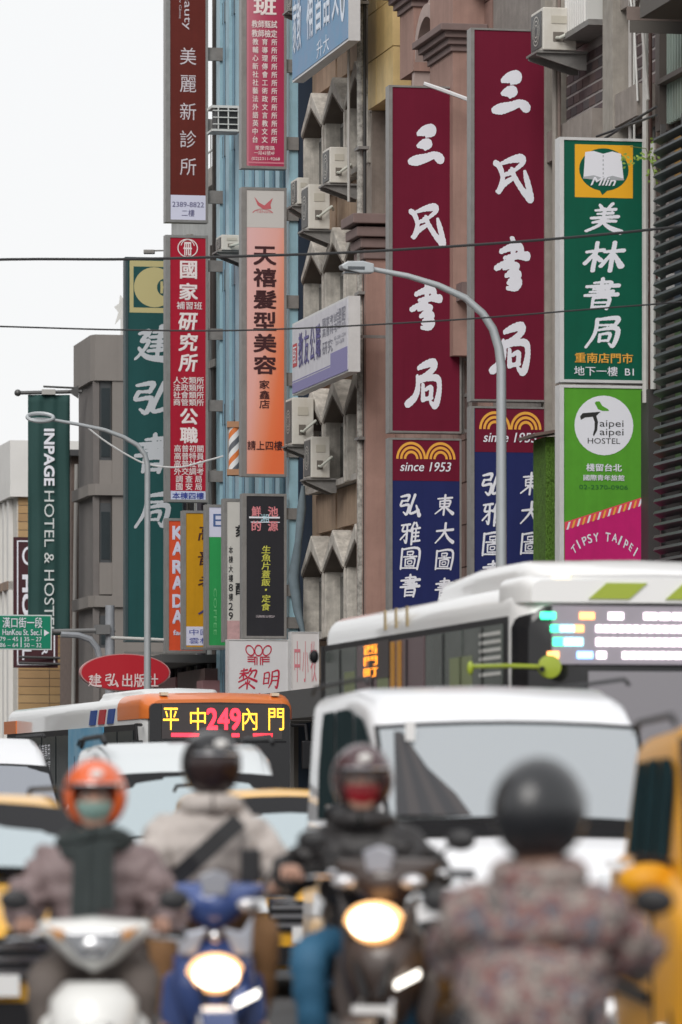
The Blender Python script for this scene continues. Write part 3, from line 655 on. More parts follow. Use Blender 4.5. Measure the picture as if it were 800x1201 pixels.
# --- red tuition sign
red = mat('crimson_face', (.42, .008, .03), .55, spec=.25, var=.25, streak=.22); cream = mat('cream_print', (.85, .75, .74), .5)
P = hang_sign('tuition_sign', 'red sign 國家研究所 with tables of small white characters and a white foot strip', 194, 244, 276, 589, 263, red, .3, 3, (311, 391, 475, 558), bh=13, leftrim=5.5)
P.disc(220, 291, 12, 11, cream, 'seal', inner=.9); P.text('冊', 215, 284, 225, 300, cream, bold=.03); P.disc(220, 291, 8.5, 10.5, cream, 'seal', inner=.9, a0=.3, a1=2.84)
P.text('國', 211, 306, 231, 327, cream, bold=.03); P.text('家', 210, 332, 232, 352, cream, bold=.03); P.text('補習班', 207, 354, 237, 363, cream, bold=.01)
for i, ch in enumerate('研究所'): P.text(ch, 209, 367+i*24, 232, 388+i*24, cream, bold=.035, shear=.12)
P.text('人文類所\n法政類所\n社會類所\n商管類所', 203, 442, 239, 476, cream, bold=.01)
for i, ch in enumerate('公職'): P.text(ch, 211, 479+i*22, 232, 498+i*22, cream, bold=.035)
P.text('高普初關\n高普特員\n高普社會\n外交調考\n調 查 局\n國 安 局', 204, 522, 239, 575, cream, bold=.01)
P.rect(200, 576, 241, 587, mat('pale_blue_strip', (.55, .60, .76), .5), 'foot_strip', y=-.016, th=.003); P.text('本棟四樓', 202, 577.5, 239, 585.5, mat('blue_print', (.03, .05, .32), .5), bold=.02)
# --- pink tuition sign
pk = gradient('rose_face', [(0, (.40, .03, .09)), (.1, (.40, .03, .09)), (.45, (.44, .05, .11)), (1, (.56, .20, .25))], .3, -.8, .7)
pink_l = mat('pink_edge', (.60, .20, .26), .4)
P = hang_sign('tuition_sign', 'rose red sign with 班 at its top and columns of small cream characters', 283, 336, -60, 198, 351, pk, .3, 3, (-10, 76, 167), bh=15, leftrim=6)
P.rect(289, -55, 291.5, 195, pink_l, 'edge_line', y=-.016, th=.003); P.rect(289, 190, 334, 192, pink_l, 'edge_line', y=-.0165, th=.003)
P.text('班', 297, -2, 324, 18, cream, bold=.035)
P.text('教師甄試', 295, 24, 325, 33, cream, bold=.02); P.text('教師檢定', 295, 35, 325, 44, cream, bold=.02)
rows = ['教育所', '輔導所', '心理所', '新傳所', '社會所', '社工所', '藝術所', '法政所', '外文所', '語言所', '英教所', '中文所', '台文所']
for i, r_ in enumerate(rows): P.text('  '.join(r_), 296, 45.5+i*9.55, 325, 53.2+i*9.55, cream, bold=.02)
P.text('重慶南路', 299, 171, 322, 176, cream); P.text('一段43號4F', 298, 177, 322, 182, cream); P.text('(02)2311-9268', 295, 184.5, 328, 189, cream)
# --- hair salon sign
pe = gradient('peach_face', [(0, (.80, .17, .06)), (.10, (.80, .20, .08)), (.26, (.80, .31, .20)), (.42, (.80, .42, .37)), (.8, (.78, .48, .47))], .6, -.5, .33)
dk = mat('dark_maroon_print', (.05, .008, .012), .5)
P = hang_sign('salon_sign', 'peach and orange sign with black lettering 天禧髮型美容', 283, 336, 220, 559, 351, pe, .3, 3, (250, 353, 444, 528), bh=15, leftrim=6)
P.rect(289, 223, 333, 267, mat('pale_grey_panel', (.58, .56, .54), .5), 'top_panel', y=-.016, th=.003)
pr = mat('pink_red_print', (.55, .12, .14), .5)
mbp = lambda pts: P.poly(pts, pr, 'bird_emblem', y=-.021)
mbp([(298, 231), (304, 238), (310, 241), (320, 232), (317, 240), (318, 245), (308, 245), (302, 241)]); P.disc(308, 252, 13, 7, pr, 'bird_emblem', inner=.9, a0=.35, a1=2.8); P.text('TIENSHI', 300, 247, 318, 250, pr)
for i, ch in enumerate('天禧髮型美容'): P.text(ch, 297, 289+i*25.6, 324, 311+i*25.6, dk, bold=.03)
P.text('家', 304, 446, 316, 456, dk, bold=.01); P.text('鑫', 304, 458, 316, 468, dk, bold=.01); P.text('店', 304, 469, 316, 479, dk, bold=.01)
P.text('請上四樓', 290, 517, 331, 528, dk, bold=.01)
# --- stepped row of small signs
P = hang_sign('restaurant_sign', 'black sign with yellow lettering 生魚片蓋飯 and a red neon style title', 284, 336, 579, 749, 351, mat('charcoal_face', (.028, .028, .034), .55, spec=.25, var=.25, streak=.22), .3, 3, (602, 692, 730), bh=13, leftrim=5)
yg = mat('yellow_green_print', (.62, .62, .10), .5); rs = mat('rose_print', (.72, .25, .28), .5)
P.text('鮮', 295, 594, 306, 606, rs, bold=.03); P.text('池', 314, 594, 326, 606, rs, bold=.03); P.text('的', 295, 611, 306, 623, rs, bold=.03); P.text('源', 314, 611, 326, 623, rs, bold=.03)
P.rect(292, 606, 328, 608, M_white, 'title_stroke', y=-.024, th=.002); P.rect(294, 612, 328, 613, M_white, 'title_stroke', y=-.024, th=.002); P.text('湘', 305, 603, 315, 613, mat('pale_cyan_print', (.5, .75, .85), .5), y=-.026)
for i, ch in enumerate('生魚片蓋飯‧定食'): P.text(ch, 306.5 if ch != '‧' else 310.5, (640+i*9.6) if ch != '‧' else 690.5, 317 if ch != '‧' else 313, (649+i*9.6) if ch != '‧' else 693, yg, bold=.02, shear=.1)
P.text('沅陵街33號2F', 300, 721.5, 322, 724.5, silver)
P = hang_sign('office_sign', 'narrow white sign with black address column tucked behind the black restaurant sign', 262, 312, 585, 753, 331, mat('offwhite_face', (.62, .60, .56), .5, var=.15), .3, 3, (640,), leftrim=4)
P.text('刻', 276, 616, 290, 630, M_black, bold=.03); P.text('醒', 276, 684, 290, 698, M_black, bold=.03)
for ch, y_ in zip('本棟大樓8樓29', range(641, 730, 11)): P.text(ch, 268, y_, 273, y_+8.5, M_black, bold=.005)
P.rect(266, 728, 282, 752, mat('faded_pink_panel', (.62, .38, .38), .5, var=.5, vs=8), 'lower_panel', y=-.016, th=.003)
P = hang_sign('office_sign', 'green sign with white top panel and letter E, between the yellow and white signs', 241, 290, 592, 760, 311, mat('bright_green_face', (.03, .33, .09), .55, spec=.25, var=.25, streak=.22), .3, 3, (640,), leftrim=4)
P.rect(245, 595, 287, 630, mat('lilac_white', (.66, .66, .80), .5), 'top_panel', y=-.016, th=.003); P.text('Ec', 250, 603, 272, 618, mat('slate_blue_print', (.06, .12, .30), .5)); P.text('COFFEE', 250.5, 690, 254, 745, mat('pale_green_print', (.15, .5, .2), .5), rot=-90)
P = hang_sign('office_sign', 'amber yellow sign with dark vertical lettering beside the orange sign', 214, 263, 599, 762, 290, mat('amber_face', (.60, .30, .008), .55, spec=.25, var=.25, streak=.22), .3, 3, (650,), leftrim=4)
for i, ch in enumerate('高普考人'): P.text(ch, 232, 616+i*29, 254, 634+i*29, dk if i < 3 else MATS['indigo_print'], bold=.01, shear=.15)
P.rect(217, 735, 260, 757, mat('lilac_white', (.66, .66, .80), .5), 'lower_panel', y=-.016, th=.003); P.text('中國', 222, 738, 246, 745, MATS['blue_print']); P.text('雲林', 222, 748, 246, 755, MATS['blue_print'])
P = hang_sign('spa_sign', 'orange red sign with blocky white letters KA RA DA, leftmost of the small row', 194, 241, 608, 766, 270, mat('orange_red_face', (.72, .09, .03), .55, spec=.25, var=.25, streak=.22), .3, 3, (660,), leftrim=4)
for i, ch in enumerate('KARADA'): P.text(ch, 202, 617+i*18.5+(i//2)*3, 214.5, 633+i*18.5+(i//2)*3, mat('lilac_white', (.66, .66, .80), .5), bold=.05)
P.text('factory', 203, 739, 232, 747, mat('lilac_white', (.66, .66, .80), .5), bold=.03)
# --- Li Ming sign and its neighbour
P = hang_sign('bookshop_sign', 'white sign with red flower emblem and red brush lettering 黎明', 267, 338, 750, 845, 353, mat('offwhite_panel', (.68, .68, .70), .5, var=.1), .3, 1, frame=whf, leftrim=1)
rd = mat('red_print', (.50, .015, .05), .5)
for cx_, a in ((293, -.5), (303, 0), (313, .5)):
    mb = MB(); n = 20
    for i in range(n+1):
        q = 2*pi*i/n
        for r in (.76, 1): x_, y_ = 5.0*r*cos(q), 7*r*sin(q); mb.v.append((P.X(cx_+x_*cos(a)-y_*sin(a)), -.021-.0005*(cx_ == 303), P.Z(763+x_*sin(a)+y_*cos(a))))
    mb.f = [(2*i, 2*i+1, 2*i+3, 2*i+2) for i in range(n)]; mb.build('petal', rd, P.e)
for k_ in range(3):
    P.rect(290, 770+k_*2.6, 301-k_*1.5, 771.3+k_*2.6, rd, 'stem_bar', y=-.022, th=.001); P.rect(305+k_*1.5, 770+k_*2.6, 316, 771.3+k_*2.6, rd, 'stem_bar', y=-.022, th=.001)
for x_ in (298, 300.5, 304.5, 307): P.rect(x_, 771, x_+1.3, 780, rd, 'stem_bar', y=-.0235, th=.001)
P.brush('黎', 279, 783, 302, 809, rd, shear=.1); P.brush('明', 308, 785, 328, 808, rd, shear=.1); P.text('書局', 296, 813, 330, 830, rd, bold=.02)
P = hang_sign('clinic_sign', 'white sign with tall thin pink lettering right of the red flower emblem sign', 341, 374, 741, 845, 386, mat('offwhite_panel2', (.66, .64, .64), .5), .3, 1, frame=whf, leftrim=1)
pkp = mat('pink_print', (.62, .20, .24), .5)
for i, ch in enumerate('中小牧'): P.text(ch, 345+i*9.5, 752, 352+i*9.5, 800, pkp)
P.poly([(345, 815), (370, 830), (370, 840), (345, 826)], pkp, 'stripe')
# --- dark green bookshop sign, far
dg = mat('teal_green_face', (.015, .085, .085), .55, spec=.25, var=.25, streak=.22, vs=1)
P = hang_sign('bookshop_sign', 'tall dark teal sign with round yellow emblem and white brush lettering 建弘書局', 147, 215, 302, 753, 234, dg, .35, 1.5, frame=mat('dark_teal_frame', (.04, .07, .08), .5, var=.4, vs=6), leftrim=3)
ky = mat('khaki_print', (.52, .46, .22), .6)
P.rect(152, 306, 212, 367, ky, 'emblem_frame', y=-.015, th=.003); P.rect(156.5, 313, 207, 361, dg, 'emblem_field', y=-.018, th=.003); P.disc(181, 337, 24, 23.5, ky, 'emblem_disc', y=-.021); P.disc(194, 337, 10, 10.5, dg, 'emblem_spot', y=-.023); P.text('H', 188, 330, 200, 344, ky, bold=.04, y=-.025)
for ch, bx in zip(['建', '弘', '書b', '局b'], [(157, 380, 205, 426), (156, 446, 205, 490), (157, 507, 205, 556), (157, 576, 201, 620)]): P.brush(ch, *bx, mat('grey_white_print', (.55, .58, .62), .5), shear=.15, fat=1.2)
B(0, P.W+.5, .1, .16, -.3, -.24).build('bracket', M_steel, P.e)
# --- signs lying along the fronts
def wall_sign(name, label, xl, xr, yt, yb, n, face, cat='shop sign', depth=.25, rim=.05, side=None):
    """Board parallel to the shop fronts, n metres out; yt and yb are read at its far (left) end."""
    t_l, t_r = FT(xl, n), FT(xr, n); W = t_l-t_r; zt = FZ(xl, yt, n); zb = FZ(xl, yb, n)
    e = thing(name, label, cat, wp(t_l, n, zb), TH-pi/2)
    P = Panel(e, None, None); P.W = W; P.H = zt-zb
    P.X = lambda u: u/100*W; P.Z = lambda v: (1-v/100)*(zt-zb)
    B(0, W, 0, depth, 0, zt-zb).build('cabinet', side or whf, e); B(rim, W-rim, -.012, -.001, rim, zt-zb-rim).build('panel', face, e)
    for x in (W*.15, W*.85): B(x, x+.06, depth, -n+.3, (zt-zb)*.5, (zt-zb)*.5+.06).build('bracket', M_steel, e)
    return P
P = wall_sign('tuition_sign', 'pale blue wall sign with white outlined characters at the top of the concrete building', 343, 409, -28, 97, -1.0, mat('sky_blue_face', (.16, .33, .52), .55, spec=.25, var=.35, vs=2, grime=(.35, .30, .42)), depth=.24)
P.text('家教', 3, 25, 18, 75, mat('blue_white_print', (.72, .80, .92), .4), bold=.02)
for i, ch in enumerate('補習語文'): P.text(ch, 28+i*15, 18, 40+i*15, 72, MATS['blue_white_print'], bold=.02)
P.text('升大', 46, 80, 68, 96, MATS['blue_white_print']); P.disc(91, 42, 5, 38, MATS['blue_white_print'], 'oval_mark'); P.disc(91, 42, 2.6, 30, mat('grey_blue', (.2, .25, .3), .5), 'oval_mark', y=-.024)
P = wall_sign('tuition_sign', 'white wall sign with purple characters and a blue violet lower band', 343, 409, 380, 464, -1.0, mat('white_violet_face', (.66, .65, .70), .55, spec=.25, var=.25, streak=.22), depth=.24)
vio = mat('violet_print', (.10, .08, .30), .5)
P.rect(1, 84, 99, 98, mat('violet_band', (.22, .20, .42), .5), 'lower_band', y=-.016, th=.003); P.rect(1, 81, 99, 82.5, MATS['violet_band'], 'band_line', y=-.016, th=.003); P.rect(70, 66, 99, 84, MATS['violet_band'], 'band_step', y=-.0165, th=.003)
P.rect(2, 30, 10, 62, mat('red_box', (.50, .02, .03), .5), 'red_box', y=-.017, th=.003); P.text('甄', 3, 34, 9, 58, M_white)
for i, ch in enumerate('教友公職'): P.text(ch, 13+i*10.5, 18, 21.5+i*10.5, 66, vio, bold=.01)
P.text('國家考試\n高普特考', 56, 14, 82, 40, mat('grey_print', (.22, .22, .28), .5)); P.text('研究', 56, 46, 74, 64, MATS['grey_print']); P.text('02-2381-1234\n2311-5678', 77, 46, 96, 58, MATS['grey_print']); P.text('證照', 82, 10, 96, 38, MATS['grey_print'])
# --- green banner
k = 41.; e = thing('hotel_banner', 'long dark green cloth banner with INPAGE HOTEL & HOSTEL hanging from a pole', 'banner', at(57, 745, k), TH*.4)
lx = lambda px: (px-57)/k; lz = lambda py: (745-py)/k
mb = MB(); nxx, nz = 26, 30
for j in range(nz+1):
    for i in range(nxx+1):
        x = lx(33)+(lx(82)-lx(33))*i/nxx; q = i/nxx
        mb.v.append((x, .05*sin(q*19+.4*sin(j*.25))*(.5+.5*abs(q-.45))+.02*sin(j*.5+q*3), lz(463)+(lz(745)-lz(463))*j/nz))
mb.f = [(j*(nxx+1)+i, j*(nxx+1)+i+1, (j+1)*(nxx+1)+i+1, (j+1)*(nxx+1)+i) for j in range(nz) for i in range(nxx)]
cl_ = mat('dark_green_cloth', (.018, .065, .06), .8, var=.2, vs=2); ob = mb.build('cloth', cl_, e, smooth=True)
md = ob.modifiers.new('thick', 'SOLIDIFY'); md.thickness = .008
P = Panel(e, lx, lz); P.text('INPAGE', 51.5, 503, 64, 570, M_white, rot=-90, bold=.04, y=-.07); P.text('HOTEL & HOSTEL', 52, 576, 63.5, 744, mat('soft_white_print', (.62, .66, .66), .5), rot=-90, y=-.07)
MB().cyl((lx(22), 0, lz(461)), (lx(96), 0, lz(459)), .055, n=10).build('pole', mat('dark_pole', (.10, .10, .10), .4, .5), e); MB().ell((lx(21), 0, lz(461)), (.1, .1, .1)).build('pole_finial', MATS['dark_pole'], e)
B(lx(49), lx(65), -.12, .12, lz(463), lz(457)).build('clamp', mat('grey_pipe', (.42, .41, .39), .6), e); MB().cyl((lx(51), .1, lz(453)), (lx(92), .3, lz(454)), .03).build('stay_rod', MATS['dark_pole'], e)
MB().prism([(lx(80), lz(459)), (lx(92), lz(452)), (lx(92), lz(467))], -.1, .1).build('wall_bracket', MATS['dark_pole'], e)
# --- brown sign behind the banner
k = 38.; e = thing('hotel_sign', 'dark brown sign with white border half hidden behind the green banner', 'shop sign', at(42, 783, k), TH*.5)
lx = lambda px: (px-42)/k; lz = lambda py: (783-py)/k
brn = mat('dark_brown_face', (.065, .022, .028), .55, spec=.25, var=.25, streak=.22)
B(lx(16), lx(68), 0, .3, 0, lz(630)).build('cabinet', brn, e)
P = Panel(e, lx, lz)
for a, b_, c, d_ in ((20, 634, 21.5, 780), (63, 634, 64.5, 780), (20, 634, 64.5, 635.5), (20, 778, 64.5, 780)): P.rect(a, b_, c, d_, M_white, 'border', y=-.008-.0012*(a == 63)-.002*(b_ == d_-1.5), th=.006)
P.disc(34, 652, 8, 11, M_white, 'round_mark', y=-.01); P.disc(34, 652, 5.5, 8, brn, 'round_mark', y=-.013)
P.text('HOTEL', 26, 674, 37, 774, M_white, rot=-90, bold=.05); P.text('R', 49, 760, 56, 768, M_white, rot=-90, bold=.03)
for y_ in (771, 778): MB().cyl((lx(22), -.3, lz(y_)), (lx(88), .1, lz(y_+1)), .04).build('bracket', MATS['dark_pole'], e)
# --- oval sign
k = 50.4; e = thing('publisher_sign', 'red oval sign with white lettering 建弘出版社 above the orange bus', 'shop sign', at(147, 810, k), TH)
mb = MB(); n = 48
pts = [((107/2)/k*cos(2*pi*i/n), .35/k+22/k*sin(2*pi*i/n)) for i in range(n)]
mb.prism(pts, 0, .25).build('cabinet', mat('oval_rim', (.5, .25, .25), .5), e)
MB().prism([(a*.97, b_*.95) for a, b_ in pts], -.02, -.001).build('panel', mat('oval_red', (.48, .012, .025), .4), e)
P = Panel(e, lambda px: (px-147)/k, lambda py: (810-21-py)/k*1.0+0); e.location.z = CH+(HY-789)/k
P.Z = lambda py: (789-py)/k*1.0
for ch, bx in zip(['建', '弘'], [(103, 790, 119, 806), (123, 790, 139, 806)]): P.brush(ch, *bx, mat('blush_print', (.75, .60, .60), .5), y=-.03)
P.text('出版社', 143, 790, 186, 806, MATS['blush_print'], bold=.02, y=-.03)
B(-.05, .05, .25, 1.0, -1.6, .3).build('post', M_steel, e)
# --- street name sign on its arm, with the thick pole
tp = FT(129, -3.2); kk = F/YC(tp, -3.2)
e = thing('signal_pole', 'grey traffic pole with horizontal arm and curved brace left of the dark teal sign', 'pole', (wp(tp, -3.2, 0)), TH)
lx = lambda px: (px-129)/kk/C_; lz = lambda py: CH+(HY-py)/kk
gp = mat('pale_grey_paint', (.34, .36, .39), .5, .1, var=.3, vs=6)
MB().cyl((0, 0, 0), (0, 0, lz(710)), .135, .11, 16).build('pole', gp, e, smooth=True)
MB().cyl((lx(62), 0, lz(741)), (lx(135), 0, lz(739)), .055).build('arm', mat('dark_steel_arm', (.20, .20, .20), .5, .3), e); B(lx(112), lx(128), -.2, .2, lz(744), lz(733)).build('clamp', MATS['dark_steel_arm'], e)
MB().tube([(lx(72), 0, lz(744)), (lx(92), 0, lz(745)), (lx(106), 0, lz(750)), (lx(114), 0, lz(760)), (lx(118), 0, lz(775)), (lx(119), 0, lz(800))], .08).build('curved_brace', gp, e, smooth=True)
MB().cyl((lx(129), -.1, lz(748)), (lx(192), .1, lz(750)), .04).build('cross_rod', mat('pale_metal', (.62, .62, .60), .5), e)
for px in (-10,): pass
e = thing('street_name_sign', 'green street name sign with white characters 漢口街一段 at the left edge', 'road sign', wp(tp, -3.2, 0)+Vector((lx(30)*C_, lx(30)*S_-.15, lz(763))), TH)
lx2 = lambda px: (px-30)/kk/C_; lz2 = lambda py: (763-py)/kk
B(lx2(-28), lx2(62), 0, .05, 0, lz2(722)).build('plate', mat('white_reflective', (.62, .68, .68), .4), e); P = Panel(e, lx2, lz2)
P.rect(-26.5, 723.5, 60.5, 761.5, mat('road_sign_green', (.0, .23, .13), .4), 'face', y=-.008, th=.007)
P.text('漢口街一段', 5, 725, 51, 737.5, M_white, bold=.012); P.text('HanKou St. Sec.1', 5, 739, 50, 746, M_white, bold=.015)
P.text('79 – 45', 2, 748, 23, 753, M_white); P.text('35 – 27', 30, 748, 50, 753, M_white); P.text('86 – 64', 2, 755, 23, 760, M_white); P.text('50 – 32', 30, 755, 50, 760, M_white); P.rect(26, 748, 27, 760, M_white, 'divider', y=-.012, th=.002)
P.poly([(53, 739), (59, 743), (53, 747)], M_white, 'arrow', y=-.012)
# --- barber pole
t = FT(305); e = thing('barber_pole', 'orange white and grey striped barber pole left of the peach sign', 'barber pole', at(275, 558, F/YC(t, -1)))
k = F/YC(t, -1)
B(-8/k, 8/k, -.14, .14, 0, 63/k).build('case', M_frame, e)
cols = [mat('stripe_white', (.78, .78, .78), .4), mat('stripe_orange', (.72, .20, .05), .4), mat('stripe_white', (.78, .78, .78), .4), mat('stripe_grey', (.12, .13, .15), .4)]
nn = 36
for ci in range(4):
    mb = MB()
    for r_ in range(-1, 3):
        for i in range(16):
            a0, a1 = -pi+pi*i/16, -pi+pi*(i+1)/16
            def P_(a, f_): 
                z = (f_+r_+(a+pi)/pi*.62)*.62; return (6.5/k*cos(a), -.14+.10*sin(a), max(.06, min(56/k, z)))
            q = [P_(a0, ci/4*1.0), P_(a1, ci/4*1.0), P_(a1, (ci+1)/4), P_(a0, (ci+1)/4)]
            if q[2][2]-q[0][2] > .01 or q[3][2]-q[0][2] > .01: mb.add(q, [(0, 1, 2, 3)])
    mb.build('stripe', cols[ci], e)
for z in (0, 56/k): B(-8.5/k, 8.5/k, -.26, .14, z, z+7/k).build('cap', mat('copper_cap', (.42, .22, .12), .5, .3), e)
B(8/k, 1.7, -.05, .05, .5, .6).build('bracket', M_steel, e)
# ------------------------------------------------------------------ turf covered box
t = FT(690, -.2)
q0 = wp(t, -1.02, 3.9); Yq = YC(t, -1)
e = thing('turf_booth', 'booth clad in bright green artificial turf under a small tin roof', 'booth', (q0.x, q0.y, CH+(HY-800)/(F/Yq)), TH)
k = F/Yq; Hh = (800-512)/k; turf = mat('green_turf', (.10, .21, .025), .95, var=.8, vs=9, bump=1, bs=60, dark=.35)
x0 = (640-CX)/k-q0.x; x1 = (662-CX)/k-q0.x
mb = MB().box(x0, x0+.35, 0, .9, 0, Hh).box(x0+.35, x1+.4, 0, .9, (800-598)/k, Hh); mb.build('wall', turf, e)
blades = MB()
for _ in range(6000):
    x = rng.uniform(x0, x1+.2); z = rng.uniform(0, Hh)
    if x > x0+.35 and z < (800-598)/k: continue
    a = rng.uniform(-.02, .02); l = rng.uniform(.03, .08); blades.add([(x, -.002, z), (x+.012, -.002, z), (x+a, -rng.uniform(.02, .06), z-l)], [(0, 1, 2)])
    if rng.random() < .3: y = rng.uniform(0, .9); blades.add([(x0, y, z), (x0, y+.012, z), (x0-rng.uniform(.01, .04), y, z-l)], [(0, 1, 2)])
o = blades.build('turf_blades', mat('turf_blade', (.13, .27, .035), .9, var=.7, vs=12), e); o['kind'] = 'stuff'
B(x0+.36, x1+.3, .2, .25, 0, (800-598)/k).build('doorway', mat('near_black', (.015, .015, .017), .5), e)
MB().box(x0-.25, x1+.4, -.25, 1.0, 0, .05, Matrix.Translation((0, 0, Hh+.02)) @ Matrix.Rotation(R(-10), 4, 'Y')).build('roof', mat('brown_tin', (.22, .16, .14), .5, .3, var=.5), e)
# ------------------------------------------------------------------ air conditioners on the fronts
acw = mat('ac_white', (.66, .64, .59), .5, var=.35, vs=3, streak=.35, grime=(.42, .36, .28)); acd = mat('ac_grille', (.10, .10, .10), .5)
def ac(px0, px1, y0, y1, xf, label, wid=.8, bracket=True, old=False):
    """Outdoor unit: its long side lies along the wall, the plain end faces down the street to the camera."""
    t = FT(xf); 
    def N(px): q = (px-CX)/F; return (q*t*C_+t*S_-X0)/(C_-q*S_)
    n0, n1 = N(px0), N(px1); Y = YC(t, n0); z0 = CH+(HY-y1)*Y/F; z1 = CH+(HY-y0)*Y/F
    e = thing('air_conditioner', label, 'air conditioner', wp(t, n0, z0), TH, 'air conditioners on the fronts'); W = n1-n0; H = z1-z0
    B(0, W, 0, wid, 0, H).build('casing', acw, e, bevel=.02)
    B(-.02, -.003, .08, wid-.08, .06, H-.06).build('grille', acd, e)
    mb = MB()
    for r_ in (.1, .17, .24):
        n = 20; v = []
        for i in range(n):
            a = 2*pi*i/n
            v += [(-.03, wid*.45+r_*cos(a), H/2+r_*sin(a)*min(1, H/.6)), (-.03, wid*.45+(r_+.018)*cos(a), H/2+(r_+.018)*sin(a)*min(1, H/.6))]
        mb.add(v, [(2*i, 2*i+1, (2*i+3) % (2*n), (2*i+2) % (2*n)) for i in range(n)])
    mb.build('fan_guard', acw, e)
    B(W*.25, W*.75, -.012, -.002, H*.62, H*.80).build('valve_cover', mat('ac_panel', (.50, .47, .40), .5), e)
    B(W*.3, W*.62, -.012, -.002, H*.2, H*.42).build('pipe_recess', mat('ac_recess', (.16, .14, .12), .6), e)
    MB().tube([(W*.4, -.02, H*.28), (W*.45, -.12, H*.26), (W*.75, -.13, H*.38), (W*1.05, -.08, H*.5), (W*1.2, .1, H*.45)], .03).build('refrigerant_pipe', mat('pipe_wrap', (.55, .56, .50), .7), e, smooth=True)
    if bracket:
        for y in (.12, wid-.16):
            MB().prism([(-.08, -.02), (-n0, -.02), (-n0, -.32), (-n0-.12, -.32), (-.08, -.09)], y, y+.05).build('bracket', M_steel, e)
        B(-.1, -n0, .05, wid-.05, -.045, -.005).build('tray', M_steel, e)
    return e
ac(387, 409, 172, 214, 425, 'white air conditioner high on the concrete building, above the larger one')
ac(362, 387, 216, 268, 396, 'largest white air conditioner, left of the concrete window hoods')
ac(349, 363, 208, 239, 372, 'small white air conditioner left of the largest one')
ac(343, 368, 466, 521, 377, 'white air conditioner directly under the white and violet wall sign')
ac(365, 387, 512, 560, 396, 'white air conditioner just above the lowest row of pointed hoods')
ac(637, 676, 8, 58, 690, 'beige air conditioner at the top beside the tall maroon sign', .9)
ac(344, 366, -14, 10, 380, 'air conditioner at the top edge above the pale blue wall sign')
ac(260, 284, 275, 293, 292, 'beige window unit on the blue finned building')
t = FT(290); pw = wp(t, -.85, CH+(HY-152)*YC(t)/F)
e = thing('air_conditioner_cage', 'white metal cage shelf on the blue building between the two tall signs', 'cage', pw, TH)
cm = mat('cage_white', (.6, .6, .58), .5)
B(0, .7, 0, .7, .5, .56).build('cage_roof', cm, e); B(0, .7, 0, .7, -.05, .0).build('shelf', cm, e)
for i in range(3): B(.14+i*.24, .17+i*.24, -.01, .0, 0, .5).build('bar', cm, e)
for i in range(3): B(.02, .68, -.025, -.012, .1+i*.16, .125+i*.16).build('bar', cm, e)
B(.12, .68, .03, .65, .002, .48).build('unit', mat('near_black', (.015, .015, .017), .5), e)
# white slatted box at the top
t = FT(712); pw = wp(t, -.25, CH+(HY-28)*YC(t)/F)
e = thing('vent_box', 'white ribbed metal box under the top edge above the green bookshop sign', 'vent', pw, TH-pi/2)
B(-1.5, 0, -.10, .25, 0, 1.6).build('casing', mat('cage_white', (.6, .6, .58), .5), e)
for i in range(9): B(-1.47+i*.16, -1.39+i*.16, -.13, -.10, .05, 1.55).build('rib', mat('rib_white', (.72, .71, .69), .5), e)
B(-1.6, .5, -.2, .3, -.10, -.003).build('shelf', M_steel, e)
# pipes bundle running down the concrete corner
e = thing('cable_bundle', 'peeling drain pipe and black cables between the concrete and the stone building', 'cables', wp(FT(444), -.38, 0), TH-pi/2)
MB().cyl((0, 0, 0), (0, 0, 25), .075, n=10).build('pipe', mat('peeling_pipe', (.48, .46, .42), .8, var=1, vs=9, dark=.15), e); MB().cyl((.2, .05, 0), (.2, .05, 25), .035, n=8).build('cable', mat('black_cable', (.03, .03, .03), .6), e)
MB().cyl((-.5, -.15, 14), (-.5, -.15, 25), .03, n=8).build('cable', mat('grey_pipe', (.42, .41, .39), .6), e)
for z in (9, 12, 15, 18, 21): B(-.15, .3, -.1, .12, z, z+.06).build('clip', M_steel, e)
e = thing('tarp_bundle', 'blue grey tarpaulin hanging down the left edge of the concrete building', 'tarpaulin', wp(FT(366), -.2, 0), TH-pi/2)
MB().tube([(0, 0, FZ(351, 575)), (.1, -.05, FZ(351, 600)), (-.05, -.1, FZ(351, 640)), (-.2, -.18, FZ(351, 680)), (-.1, -.1, FZ(351, 720)), (0, 0, FZ(351, 745))], [.04, .10, .08, .13, .10, .05], 10).build('tarpaulin', mat('tarp_blue', (.16, .21, .24), .7, var=.5, vs=5), e, smooth=True)
